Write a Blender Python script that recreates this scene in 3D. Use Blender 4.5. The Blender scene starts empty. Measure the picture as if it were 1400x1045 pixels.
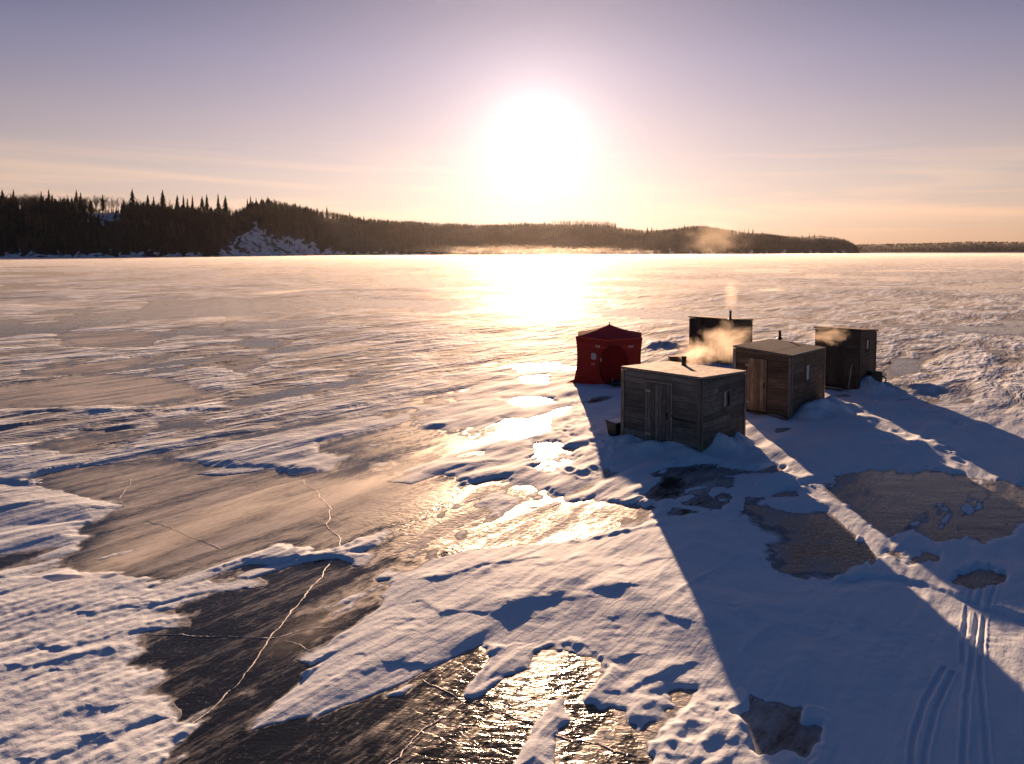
import bpy, bmesh, math, random
import numpy as np
from mathutils import Vector, Matrix

random.seed(7)
rng = np.random.default_rng(11)
scene = bpy.context.scene
col = scene.collection
R = math.radians

# ------------------------------------------------------------------ camera
FPX = 960.0          # focal length in pixels of a 1400 px wide frame
CAM_H = 5.6
HORIZON = 343.0
PITCH = R(3.0)
CY = HORIZON + FPX * math.tan(PITCH)
cam_data = bpy.data.cameras.new('camera')
cam = bpy.data.objects.new('camera', cam_data)
col.objects.link(cam)
cam.location = (0, 0, CAM_H)
cam.rotation_euler = (R(90) - PITCH, 0, 0)
cam_data.sensor_width = 36
cam_data.lens = FPX / 1400 * 36
cam_data.shift_y = (CY - 522.5) / 1400
cam_data.clip_start = 0.1
cam_data.clip_end = 20000
scene.camera = cam

# ------------------------------------------------------------------ light
SUN_EL, SUN_AZ = R(9.2), R(2.0)
SUN_DIR = Vector((math.sin(SUN_AZ) * math.cos(SUN_EL), math.cos(SUN_AZ) * math.cos(SUN_EL), math.sin(SUN_EL)))
sun_data = bpy.data.lights.new('sun', 'SUN')
sun_data.energy = 5.0
sun_data.angle = R(0.55)
sun_data.color = (1.0, 0.60, 0.35)
sun = bpy.data.objects.new('sun', sun_data)
col.objects.link(sun)
sun.rotation_euler = SUN_DIR.to_track_quat('Z', 'Y').to_euler()

world = bpy.data.worlds.new('World')
scene.world = world
world.use_nodes = True
wt = world.node_tree
wt.nodes.clear()


def N(t, kind, **kw):
    n = t.nodes.new(kind)
    for k, v in kw.items():
        if k.startswith('i_'):
            n.inputs[k[2:].replace('_', ' ')].default_value = v
        else:
            setattr(n, k, v)
    return n


def math_node(t, op, a, b=None, c=None, clamp=False):
    n = t.nodes.new('ShaderNodeMath')
    n.operation = op
    n.use_clamp = clamp
    for i, v in enumerate((a, b, c)):
        if v is None:
            continue
        if isinstance(v, (int, float)):
            n.inputs[i].default_value = v
        else:
            t.links.new(v, n.inputs[i])
    return n.outputs[0]


def mix_col(t, fac, a, b, blend='MIX'):
    n = t.nodes.new('ShaderNodeMix')
    n.data_type = 'RGBA'
    n.blend_type = blend
    for i, v in ((0, fac), (6, a), (7, b)):
        if isinstance(v, (int, float)):
            n.inputs[i].default_value = v
        elif isinstance(v, tuple):
            n.inputs[i].default_value = (*v, 1) if len(v) == 3 else v
        else:
            t.links.new(v, n.inputs[i])
    return n.outputs[2]


def ramp(t, fac, stops, interp='LINEAR'):
    n = t.nodes.new('ShaderNodeValToRGB')
    n.color_ramp.interpolation = interp
    e = n.color_ramp.elements
    while len(e) < len(stops):
        e.new(0.5)
    for i, (p, c) in enumerate(stops):
        e[i].position = p
        e[i].color = (c, c, c, 1) if isinstance(c, (int, float)) else (*c, 1)
    t.links.new(fac, n.inputs[0])
    return n.outputs[0]


sky = N(wt, 'ShaderNodeTexSky', sky_type='NISHITA', sun_disc=False)
sky.sun_elevation = SUN_EL
sky.sun_rotation = SUN_AZ
sky.altitude = 200
sky.air_density = 1.0
sky.dust_density = 0.0
sky.ozone_density = 2.5
geo = N(wt, 'ShaderNodeTexCoord')
gdir = geo.outputs['Generated']
dot = N(wt, 'ShaderNodeVectorMath', operation='DOT_PRODUCT')
wt.links.new(gdir, dot.inputs[0])
dot.inputs[1].default_value = SUN_DIR
ang = math_node(wt, 'ARCCOSINE', math_node(wt, 'MINIMUM', dot.outputs['Value'], 0.999999))
# the sun's disc and the bright aureole of hazy air round it
glow = math_node(wt, 'MULTIPLY', math_node(wt, 'EXPONENT', math_node(wt, 'MULTIPLY', ang, -1 / 0.050)), 6.0)
glow2 = math_node(wt, 'MULTIPLY', math_node(wt, 'EXPONENT', math_node(wt, 'MULTIPLY', ang, -1 / 0.34)), 5.3)
# high thin cirrus bands low over the horizon
sep = N(wt, 'ShaderNodeSeparateXYZ')
wt.links.new(gdir, sep.inputs[0])
cmb = N(wt, 'ShaderNodeCombineXYZ')
zden = math_node(wt, 'MAXIMUM', math_node(wt, 'ADD', sep.outputs['Z'], 0.06), 0.02)
wt.links.new(math_node(wt, 'MULTIPLY', sep.outputs['X'], 1.6), cmb.inputs[0])
wt.links.new(math_node(wt, 'MULTIPLY', math_node(wt, 'ADD', sep.outputs['Z'], math_node(wt, 'MULTIPLY', sep.outputs['X'], 0.03)), 26.0), cmb.inputs[2])
cn = N(wt, 'ShaderNodeTexNoise')
cn.inputs['Scale'].default_value = 1.6
cn.inputs['Detail'].default_value = 5
cn.inputs['Roughness'].default_value = 0.55
cn.inputs['Distortion'].default_value = 0.6
wt.links.new(cmb.outputs[0], cn.inputs['Vector'])
cloud = ramp(wt, cn.outputs['Fac'], [(0.46, 0.0), (0.72, 1.0)])
band = ramp(wt, sep.outputs['Z'], [(0.0, 0.75), (0.10, 1.0), (0.16, 0.0)])
cfac = math_node(wt, 'MULTIPLY', math_node(wt, 'MULTIPLY', cloud, band), 0.75)
tint = ramp(wt, sep.outputs['Z'], [(0.0, (0.52, 0.36, 0.42)), (0.05, (0.88, 0.51, 0.50)), (0.10, (1.05, 0.57, 0.49)), (0.17, (1.02, 0.53, 0.48)), (0.25, (0.68, 0.41, 0.47)), (0.32, (0.23, 0.23, 0.35)), (0.6, (0.16, 0.28, 0.44)), (1.0, (0.07, 0.24, 0.44))])
cool = ramp(wt, sep.outputs['Z'], [(0.0, (0.30, 0.34, 0.44)), (0.3, (0.17, 0.28, 0.44)), (1.0, (0.07, 0.24, 0.44))])
toward = N(wt, 'ShaderNodeVectorMath', operation='DOT_PRODUCT')
wt.links.new(gdir, toward.inputs[0])
toward.inputs[1].default_value = (math.sin(SUN_AZ), math.cos(SUN_AZ), 0)
tint = mix_col(wt, ramp(wt, toward.outputs['Value'], [(0.15, 0.0), (0.80, 1.0)], 'EASE'), cool, tint)
skyc = mix_col(wt, 1.0, sky.outputs[0], tint, 'MULTIPLY')
glc = mix_col(wt, 1.0, mix_col(wt, 1.0, (1.0, 0.72, 0.60), glow2, 'MULTIPLY'), mix_col(wt, 1.0, (1.0, 0.95, 0.90), glow, 'MULTIPLY'), 'ADD')
skyc = mix_col(wt, 1.0, skyc, glc, 'ADD')
brighter = mix_col(wt, 1.0, skyc, (1.45, 1.25, 1.05), 'MULTIPLY')
skyc = mix_col(wt, cfac, skyc, brighter)
bg = N(wt, 'ShaderNodeBackground')
bg.inputs['Strength'].default_value = 0.05
wt.links.new(skyc, bg.inputs['Color'])
wo = N(wt, 'ShaderNodeOutputWorld')
wt.links.new(bg.outputs[0], wo.inputs['Surface'])

vs = scene.view_settings
vs.view_transform = 'Standard'
vs.look = 'None'
vs.gamma = 1
vs.use_curve_mapping = False
vs.exposure = 1.40
scene.render.engine = 'CYCLES'
scene.cycles.use_denoising = True
scene.cycles.max_bounces = 5
scene.cycles.diffuse_bounces = 2
scene.cycles.glossy_bounces = 2
scene.cycles.transmission_bounces = 2
scene.cycles.volume_bounces = 1
scene.cycles.transparent_max_bounces = 6
scene.cycles.caustics_reflective = False
scene.cycles.caustics_refractive = False
scene.cycles.volume_max_steps = 96


# ------------------------------------------------------------------ helpers
def gp(px, py, z=0.0):
    """the point at height z that lies in the photograph's direction (px, py)"""
    x, y = (px - 700) / FPX, (CY - py) / FPX
    d = (x, math.cos(PITCH) + y * math.sin(PITCH), -math.sin(PITCH) + y * math.cos(PITCH))
    t = (z - CAM_H) / d[2]
    return d[0] * t, d[1] * t


def at_dist(px, py, Y):
    """the point at forward distance Y in the photograph's direction (px, py)"""
    x, y = (px - 700) / FPX, (CY - py) / FPX
    d = (x, math.cos(PITCH) + y * math.sin(PITCH), -math.sin(PITCH) + y * math.cos(PITCH))
    t = Y / d[1]
    return Vector((d[0] * t, Y, CAM_H + d[2] * t))


_perm = rng.permutation(512).astype(np.int64)
_ga = rng.random(512) * 2 * math.pi
_gx, _gy = np.cos(_ga).astype(np.float32), np.sin(_ga).astype(np.float32)


def perlin(x, y, seed=0):
    x = np.asarray(x, np.float32) + seed * 17.37
    y = np.asarray(y, np.float32) + seed * 9.71
    xi, yi = np.floor(x).astype(np.int64), np.floor(y).astype(np.int64)
    xf, yf = (x - xi).astype(np.float32), (y - yi).astype(np.float32)
    u = xf * xf * xf * (xf * (xf * 6 - 15) + 10)
    v = yf * yf * yf * (yf * (yf * 6 - 15) + 10)

    def g(ix, iy, dx, dy):
        h = _perm[(_perm[(ix + seed * 31) & 511] + iy) & 511]
        return _gx[h] * dx + _gy[h] * dy
    a = g(xi, yi, xf, yf)
    b = g(xi + 1, yi, xf - 1, yf)
    c = g(xi, yi + 1, xf, yf - 1)
    d = g(xi + 1, yi + 1, xf - 1, yf - 1)
    return (a + u * (b - a) + v * ((c + u * (d - c)) - (a + u * (b - a)))) * 1.5


def sstep(a, b, x):
    t = np.clip((x - a) / (b - a), 0, 1)
    return t * t * (3 - 2 * t)


def np_mesh(name, V, F, mats, smooth=True, mat_idx=None):
    me = bpy.data.meshes.new(name)
    V = np.asarray(V, np.float32)
    F = np.asarray(F, np.int32)
    k = F.shape[1]
    me.vertices.add(len(V))
    me.vertices.foreach_set('co', V.ravel())
    me.loops.add(F.size)
    me.loops.foreach_set('vertex_index', F.ravel())
    me.polygons.add(len(F))
    me.polygons.foreach_set('loop_start', np.arange(0, F.size, k, dtype=np.int32))
    if smooth:
        me.polygons.foreach_set('use_smooth', np.ones(len(F), bool))
    for m in (mats if isinstance(mats, (list, tuple)) else [mats]):
        me.materials.append(m)
    if mat_idx is not None:
        me.polygons.foreach_set('material_index', np.asarray(mat_idx, np.int32))
    me.update(calc_edges=True)
    return me


def link(name, me, parent=None, loc=(0, 0, 0), rot=(0, 0, 0)):
    o = bpy.data.objects.new(name, me)
    col.objects.link(o)
    if parent is not None:
        o.parent = parent
    o.location = loc
    o.rotation_euler = rot
    return o


def tag(o, label=None, cat=None, group=None, kind=None):
    for k, v in (('label', label), ('category', cat), ('group', group), ('kind', kind)):
        if v:
            o[k] = v
    return o


def thing(name, label, cat, loc=(0, 0, 0), rz=0, group=None):
    return tag(link(name, None, None, loc, (0, 0, rz)), label, cat, group)


class MB:
    """collects shapes for one mesh"""

    def __init__(self):
        self.v, self.f = [], []

    def add(self, vs, fs):
        b = len(self.v)
        self.v += [tuple(p) for p in vs]
        self.f += [tuple(i + b for i in f) for f in fs]
        return self

    def box(self, c, s, rot=None):
        x, y, z = s[0] / 2, s[1] / 2, s[2] / 2
        P = [Vector((a, b, d)) for d in (-z, z) for a, b in ((-x, -y), (x, -y), (x, y), (-x, y))]
        if rot is not None:
            P = [rot @ p for p in P]
        P = [p + Vector(c) for p in P]
        return self.add(P, [(0, 3, 2, 1), (4, 5, 6, 7), (0, 1, 5, 4), (1, 2, 6, 5), (2, 3, 7, 6), (3, 0, 4, 7)])

    def tube(self, pts, r, n=10, caps=True):
        pts = [Vector(p) for p in pts]
        rr = r if isinstance(r, (list, tuple)) else [r] * len(pts)
        rings = []
        for i, p in enumerate(pts):
            d = (pts[min(i + 1, len(pts) - 1)] - pts[max(i - 1, 0)]).normalized()
            a = d.cross(Vector((0, 0, 1)))
            if a.length < 1e-4:
                a = Vector((1, 0, 0))
            a.normalize()
            b = d.cross(a)
            rings.append([p + (a * math.cos(2 * math.pi * k / n) + b * math.sin(2 * math.pi * k / n)) * rr[i] for k in range(n)])
        fs = []
        for i in range(len(rings) - 1):
            for k in range(n):
                fs.append((i * n + k, i * n + (k + 1) % n, (i + 1) * n + (k + 1) % n, (i + 1) * n + k))
        if caps:
            fs.append(tuple(range(n))[::-1])
            fs.append(tuple((len(rings) - 1) * n + k for k in range(n)))
        return self.add([p for r_ in rings for p in r_], fs)

    def build(self, name, mat, parent=None, loc=(0, 0, 0), rot=(0, 0, 0), smooth=False, bevel=0):
        me = bpy.data.meshes.new(name)
        me.from_pydata(self.v, [], self.f)
        me.materials.append(mat)
        bm = bmesh.new()
        bm.from_mesh(me)
        bmesh.ops.recalc_face_normals(bm, faces=bm.faces)
        if bevel:
            bmesh.ops.bevel(bm, geom=list(bm.edges), offset=bevel, segments=1, affect='EDGES')
        if smooth:
            for f in bm.faces:
                f.smooth = True
        bm.to_mesh(me)
        bm.free()
        return link(name, me, parent, loc, rot)


# ------------------------------------------------------------------ materials
def new_mat(name):
    m = bpy.data.materials.new(name)
    m.use_nodes = True
    t = m.node_tree
    p = t.nodes['Principled BSDF']
    return m, t, p


def noise(t, vec, scale, detail=4, rough=0.55, dist=0.0):
    n = t.nodes.new('ShaderNodeTexNoise')
    n.inputs['Scale'].default_value = scale
    n.inputs['Detail'].default_value = detail
    n.inputs['Roughness'].default_value = rough
    n.inputs['Distortion'].default_value = dist
    if vec is not None:
        t.links.new(vec, n.inputs['Vector'])
    return n.outputs['Fac']


def mapping(t, vec, scale=(1, 1, 1), rot=(0, 0, 0)):
    n = t.nodes.new('ShaderNodeMapping')
    n.inputs['Scale'].default_value = scale
    n.inputs['Rotation'].default_value = rot
    t.links.new(vec, n.inputs['Vector'])
    return n.outputs[0]


def bump(t, h, strength, dist, prev=None):
    n = t.nodes.new('ShaderNodeBump')
    n.inputs['Strength'].default_value = strength
    n.inputs['Distance'].default_value = dist
    t.links.new(h, n.inputs['Height'])
    if prev is not None:
        t.links.new(prev, n.inputs['Normal'])
    return n.outputs[0]


WIND = R(40)     # the wind blows along the lake, away and to the right

# snow
snow_mat, t, p = new_mat('snow')
pos = N(t, 'ShaderNodeNewGeometry').outputs['Position']
wv = mapping(t, pos, (1, 1, 1), (0, 0, -(math.pi / 2 - WIND)))     # x runs with the wind
streak = mapping(t, wv, (0.5, 3.0, 1.0))
n1 = noise(t, streak, 3.0, 5, 0.6)
n2 = noise(t, pos, 45.0, 4, 0.65)
n3 = noise(t, pos, 9.0, 4, 0.6)
n4 = noise(t, mapping(t, wv, (0.16, 0.5, 1.0)), 1.0, 5, 0.62, 0.5)
n5 = noise(t, mapping(t, wv, (0.5, 1.3, 1.0)), 1.0, 4, 0.6, 0.4)
c = mix_col(t, n1, (0.62, 0.71, 0.81), (0.72, 0.80, 0.89))
thin = N(t, 'ShaderNodeAttribute', attribute_name='thin').outputs['Fac']
crust = math_node(t, 'MULTIPLY', ramp(t, math_node(t, 'ADD', math_node(t, 'MULTIPLY', n4, 0.55), math_node(t, 'MULTIPLY', n5, 0.45)), [(0.44, 0.85), (0.56, 0.0)]), thin)
c = mix_col(t, crust, c, (0.27, 0.27, 0.28))
zz = N(t, 'ShaderNodeSeparateXYZ')
t.links.new(pos, zz.inputs[0])
film = math_node(t, 'ADD', math_node(t, 'MULTIPLY', zz.outputs['Z'], 130.0), math_node(t, 'MULTIPLY', math_node(t, 'SUBTRACT', n3, 0.5), 1.3))
c = mix_col(t, ramp(t, film, [(0.05, 0.85), (0.75, 0.0)]), c, (0.13, 0.13, 0.135))
t.links.new(c, p.inputs['Base Color'])
b = bump(t, n2, 0.25, 0.012)
b = bump(t, n3, 0.20, 0.05, b)
b = bump(t, n1, 0.28, 0.05, b)
b = bump(t, math_node(t, 'MULTIPLY', n5, thin), 0.8, 0.35, b)
b = bump(t, math_node(t, 'MULTIPLY', n4, thin), 0.7, 0.7, b)
t.links.new(b, p.inputs['Normal'])
p.inputs['Roughness'].default_value = 0.70
p.inputs['IOR'].default_value = 1.31
p.inputs['Specular IOR Level'].default_value = 0.04

# ice
ice_mat, t, p = new_mat('lake_ice')
pos = N(t, 'ShaderNodeNewGeometry').outputs['Position']
att = N(t, 'ShaderNodeAttribute', attribute_name='dust').outputs['Fac']
wv = mapping(t, pos, (1, 1, 1), (0, 0, -(math.pi / 2 - WIND)))
film = noise(t, mapping(t, wv, (0.25, 1.6, 1)), 1.3, 6, 0.62, 0.4)
film2 = noise(t, mapping(t, wv, (0.8, 3.5, 1)), 5.0, 6, 0.7, 0.3)
fm = math_node(t, 'ADD', math_node(t, 'MULTIPLY', film, 0.6), math_node(t, 'MULTIPLY', film2, 0.4))
fm = math_node(t, 'ADD', fm, math_node(t, 'MULTIPLY', att, 0.30))
dustf = ramp(t, fm, [(0.50, 0.0), (0.60, 0.24), (0.78, 0.85)])
deep = noise(t, pos, 0.9, 6, 0.6, 0.8)
icec = mix_col(t, deep, (0.007, 0.010, 0.014), (0.022, 0.028, 0.036))
white = noise(t, pos, 16.0, 5, 0.72, 0.2)
specks = math_node(t, 'MULTIPLY', ramp(t, white, [(0.58, 0.0), (0.72, 0.6)]), ramp(t, noise(t, pos, 1.7, 4, 0.6), [(0.42, 0.0), (0.62, 1.0)]))
icec = mix_col(t, specks, icec, (0.42, 0.43, 0.45))
icec = mix_col(t, dustf, icec, (0.62, 0.62, 0.63))
t.links.new(icec, p.inputs['Base Color'])
rgh = math_node(t, 'ADD', math_node(t, 'MULTIPLY', film2, 0.16), 0.06)
rgh = math_node(t, 'ADD', rgh, math_node(t, 'MULTIPLY', dustf, 0.8), clamp=True)
t.links.new(math_node(t, 'MULTIPLY', math_node(t, 'SUBTRACT', 1.0, dustf), 0.5), p.inputs['Specular IOR Level'])
t.links.new(rgh, p.inputs['Roughness'])
p.inputs['IOR'].default_value = 1.31
rip = noise(t, mapping(t, pos, (5.0, 10.5, 1), (0, 0, R(12))), 1.0, 3, 0.55, 0.9)
fine = noise(t, mapping(t, pos, (10, 24, 1), (0, 0, R(8))), 1.0, 3, 0.6, 0.3)
big = noise(t, mapping(t, pos, (0.5, 1.2, 1)), 1.0, 2, 0.5)
rat = N(t, 'ShaderNodeAttribute', attribute_name='ripple').outputs['Fac']
b = bump(t, math_node(t, 'MULTIPLY', rip, math_node(t, 'ADD', math_node(t, 'MULTIPLY', rat, 1.0), 0.12)), 1.0, 0.036)
b = bump(t, math_node(t, 'MULTIPLY', fine, math_node(t, 'ADD', math_node(t, 'MULTIPLY', rat, 0.7), 0.3)), 0.6, 0.014, b)
b = bump(t, big, 0.4, 0.04, b)
b = bump(t, specks, 0.2, 0.01, b)
t.links.new(b, p.inputs['Normal'])


frost_mat, t, p = new_mat('frost')
p.inputs['Base Color'].default_value = (0.66, 0.68, 0.70, 1)
p.inputs['Roughness'].default_value = 0.5
t.links.new(bump(t, noise(t, N(t, 'ShaderNodeNewGeometry').outputs['Position'], 60.0, 4, 0.7), 0.8, 0.01), p.inputs['Normal'])


def wood(name, dark, light, grain=(1.2, 9, 22), frost=0.0, rough=0.85):
    m, t, p = new_mat(name)
    tc = N(t, 'ShaderNodeTexCoord').outputs['Object']
    oi = N(t, 'ShaderNodeObjectInfo')
    off = N(t, 'ShaderNodeVectorMath', operation='ADD')
    t.links.new(tc, off.inputs[0])
    sc = N(t, 'ShaderNodeVectorMath', operation='SCALE')
    sc.inputs[0].default_value = (37, 11, 23)
    t.links.new(oi.outputs['Random'], sc.inputs['Scale'])
    t.links.new(sc.outputs[0], off.inputs[1])
    v = mapping(t, off.outputs[0], grain)
    g = noise(t, v, 2.2, 6, 0.65, 0.5)
    blot = noise(t, off.outputs[0], 2.4, 4, 0.6)
    c = mix_col(t, ramp(t, g, [(0.32, 0.0), (0.68, 1.0)]), dark, light)
    c = mix_col(t, ramp(t, blot, [(0.35, 0.45), (0.65, 0.0)]), c, tuple(x * 0.45 for x in dark))
    tone = math_node(t, 'ADD', math_node(t, 'MULTIPLY', oi.outputs['Random'], 0.7), 0.62)
    tn = N(t, 'ShaderNodeCombineColor')
    for i in range(3):
        t.links.new(tone, tn.inputs[i])
    c = mix_col(t, 1.0, c, tn.outputs[0], 'MULTIPLY')
    if frost:
        fr = noise(t, tc, 5.0, 6, 0.7)
        c = mix_col(t, ramp(t, fr, [(0.50 - 0.25 * frost, 0.0), (0.80 - 0.25 * frost, 0.85)]), c, (0.72, 0.72, 0.74))
    t.links.new(c, p.inputs['Base Color'])
    p.inputs['Roughness'].default_value = rough
    t.links.new(bump(t, g, 0.5, 0.004), p.inputs['Normal'])
    return m


def plain(name, colr, rough=0.6, metal=0.0, var=0.25, scale=12.0, spec=0.5):
    m, t, p = new_mat(name)
    tc = N(t, 'ShaderNodeTexCoord').outputs['Object']
    g = noise(t, tc, scale, 5, 0.65)
    c = mix_col(t, g, tuple(x * (1 - var) for x in colr), tuple(min(1, x * (1 + var)) for x in colr))
    t.links.new(c, p.inputs['Base Color'])
    p.inputs['Roughness'].default_value = rough
    p.inputs['Metallic'].default_value = metal
    p.inputs['Specular IOR Level'].default_value = spec
    t.links.new(bump(t, g, 0.25, 0.004), p.inputs['Normal'])
    return m


M = {}
M['grey_wood'] = wood('grey_wood', (0.085, 0.075, 0.068), (0.23, 0.20, 0.18))
M['grey_door'] = wood('grey_door', (0.10, 0.088, 0.08), (0.27, 0.24, 0.215), (9, 9, 1.2))
M['brown_wood'] = wood('brown_wood', (0.085, 0.052, 0.034), (0.24, 0.155, 0.10))
M['brown_door'] = wood('brown_door', (0.19, 0.115, 0.068), (0.40, 0.26, 0.16), (9, 9, 1.2))
M['dark_wood'] = wood('dark_wood', (0.045, 0.030, 0.022), (0.12, 0.085, 0.062))
M['dark_door'] = wood('dark_door', (0.035, 0.025, 0.02), (0.085, 0.062, 0.046), (9, 9, 1.2))
M['black_wood'] = wood('black_wood', (0.030, 0.024, 0.022), (0.085, 0.07, 0.06), (9, 9, 1.2))
M['trim'] = wood('trim', (0.14, 0.115, 0.095), (0.32, 0.27, 0.23), (9, 9, 1.5))
M['pale_plank'] = wood('pale_plank', (0.26, 0.21, 0.16), (0.46, 0.40, 0.32))
M['ply_roof'] = wood('ply_roof', (0.11, 0.088, 0.072), (0.22, 0.18, 0.15), (2, 8, 4), frost=0.5)
M['felt_roof'] = plain('felt_roof', (0.085, 0.10, 0.125), 0.9, 0, 0.5, 22, 0.03)
M['dark_roof'] = plain('dark_roof', (0.05, 0.042, 0.04), 0.7, 0, 0.4, 14)
M['inner'] = plain('inner', (0.02, 0.017, 0.015), 0.9)
M['pipe'] = plain('pipe', (0.02, 0.018, 0.017), 0.5, 0.6, 0.5)
M['rust_pipe'] = plain('rust_pipe', (0.07, 0.04, 0.028), 0.7, 0.2, 0.5)
M['iron'] = plain('iron', (0.03, 0.028, 0.028), 0.55, 0.5)
M['pale_iron'] = plain('pale_iron', (0.42, 0.37, 0.31), 0.6, 0.1)
M['black_plastic'] = plain('black_plastic', (0.012, 0.012, 0.013), 0.5)
M['glass'] = plain('glass', (0.015, 0.017, 0.02), 0.06, 0, 0.1)
M['bright_glass'] = plain('bright_glass', (0.55, 0.52, 0.50), 0.35, 0, 0.25, 5)  # pale base colour stands in for light seen in the panes
M['rope'] = plain('rope', (0.33, 0.27, 0.2), 0.9)
M['snowpack'] = snow_mat


def cloth(name, c1, c2, transl=0.35):
    m, t, p = new_mat(name)
    tc = N(t, 'ShaderNodeTexCoord').outputs['Object']
    g = noise(t, tc, 3.0, 4, 0.6)
    c = mix_col(t, g, c1, c2)
    t.links.new(c, p.inputs['Base Color'])
    p.inputs['Roughness'].default_value = 0.85
    p.inputs['Specular IOR Level'].default_value = 0.12
    wv_ = noise(t, mapping(t, tc, (1, 1, 0.35)), 6.0, 4, 0.6)
    nb = bump(t, wv_, 0.4, 0.03)
    t.links.new(nb, p.inputs['Normal'])
    tr = N(t, 'ShaderNodeBsdfTranslucent')
    t.links.new(c, tr.inputs['Color'])
    mx = N(t, 'ShaderNodeMixShader')
    mx.inputs[0].default_value = transl
    t.links.new(p.outputs[0], mx.inputs[1])
    t.links.new(tr.outputs[0], mx.inputs[2])
    t.links.new(mx.outputs[0], t.nodes['Material Output'].inputs['Surface'])
    return m


M['red_cloth'] = cloth('red_cloth', (0.22, 0.036, 0.030), (0.29, 0.048, 0.038))
M['roof_cloth'] = cloth('roof_cloth', (0.30, 0.06, 0.065), (0.38, 0.08, 0.085), 0.3)
M['door_cloth'] = cloth('door_cloth', (0.20, 0.015, 0.013), (0.25, 0.020, 0.016), 0.25)
M['zip'] = plain('zip', (0.02, 0.008, 0.008), 0.7)
M['clear_film'] = plain('clear_film', (0.34, 0.30, 0.36), 0.3, 0, 0.5, 8)
M['print'] = plain('print', (0.62, 0.55, 0.56), 0.7)

spruce_mat = plain('spruce_needles', (0.016, 0.020, 0.014), 0.8, 0, 0.6, 0.3)
bark_mat = plain('bark', (0.05, 0.038, 0.03), 0.9, 0, 0.4, 0.6)
twig_mat = plain('twigs', (0.075, 0.055, 0.042), 0.9, 0, 0.4, 0.3)

# ------------------------------------------------------------------ lake: ice sheet and snow cover
ICE = [   # (outline in the photograph, softness m, depth m, lumps m, dust)
    ([(215, 800), (330, 772), (460, 768), (532, 795), (520, 832), (470, 868), (448, 900), (400, 942), (340, 1000), (430, 985),
      (500, 958), (560, 936), (600, 908), (655, 886), (662, 905), (641, 950), (690, 926), (716, 915), (731, 893), (774, 877), (818, 896),
      (822, 940), (806, 955), (837, 974), (861, 995), (880, 1034), (900, 1120), (180, 1120), (215, 1040), (250, 990), (225, 940),
      (185, 905), (240, 868), (175, 840)], 0.16, 0.07, 0.030, 0.05),
    ([(45, 655), (110, 640), (230, 630), (330, 640), (420, 650), (500, 650), (600, 650), (640, 672), (600, 700), (540, 722), (480, 745),
      (440, 752), (380, 745), (330, 765), (250, 788), (190, 790), (110, 770), (120, 740), (170, 692), (100, 680)], 0.35, 0.07, 0.03, 0.55),
    ([(640, 660), (700, 655), (760, 680), (850, 690), (905, 690), (895, 715), (800, 735), (720, 750), (640, 755), (560, 760), (500, 756),
      (540, 725), (600, 700)], 0.3, 0.07, 0.025, 0.70),
    ([(1007, 707), (1027, 683), (1086, 673), (1133, 699), (1200, 754), (1180, 776), (1133, 793), (1074, 785), (1054, 774), (1019, 750)],
     0.14, 0.06, 0.028, 0.0),
    ([(1109, 664), (1188, 644), (1267, 644), (1400, 664), (1440, 690), (1373, 715), (1369, 730), (1322, 742), (1243, 730), (1204, 738),
      (1164, 699)], 0.3, 0.06, 0.04, 0.0),
    ([(1215, 755), (1262, 752), (1282, 765), (1250, 776)], 0.2, 0.06, 0.05, 0.1),
    ([(1308, 785), (1345, 780), (1372, 790), (1350, 802), (1318, 800)], 0.2, 0.06, 0.05, 0.1),
    ([(884, 690), (895, 650), (960, 634), (1010, 642), (1062, 640), (1045, 656), (982, 672), (992, 698), (940, 705), (905, 717)], 0.3, 0.06,
     0.05, 0.0),
    ([(999, 978), (1019, 970), (1023, 943), (1046, 962), (1094, 960), (1101, 986), (1125, 980), (1125, 1017), (1101, 1037), (1054, 1033),
      (1027, 1005)], 0.12, 0.08, 0.03, 0.0),
    ([(655, 592), (690, 573), (745, 575), (755, 590), (715, 600), (668, 603)], 0.3, 0.05, 0.01, 0.0),
    ([(735, 608), (770, 604), (780, 625), (755, 645), (730, 640)], 0.3, 0.05, 0.03, 0.0),
    ([(690, 546), (745, 541), (758, 550), (715, 557)], 0.3, 0.05, 0.0, 0.0),
    ([(712, 516), (745, 513), (745, 524), (715, 525)], 0.3, 0.05, 0.0, 0.0),
    ([(702, 499), (760, 496), (772, 504), (715, 508)], 0.3, 0.05, 0.0, 0.0),
    ([(0, 528), (130, 512), (230, 518), (300, 540), (200, 553), (60, 557), (-60, 560), (-80, 535)], 0.6, 0.06, 0.0, 0.7),
    ([(30, 508), (180, 490), (250, 482), (160, 508), (60, 514)], 0.6, 0.05, 0.0, 0.6),
    ([(80, 455), (180, 452), (230, 460), (200, 475), (100, 475)], 1.0, 0.05, 0.02, 0.5),
    ([(260, 497), (300, 485), (375, 490), (335, 510)], 0.7, 0.05, 0.02, 0.5),
    ([(70, 605), (180, 595), (165, 615), (85, 622)], 0.5, 0.05, 0.02, 0.5),
    ([(440, 605), (560, 580), (650, 598), (655, 620), (540, 628), (450, 620)], 0.5, 0.05, 0.03, 0.35),
    ([(110, 720), (170, 700), (215, 725), (170, 760), (120, 755)], 0.35, 0.05, 0.05, 0.1),
]
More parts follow.
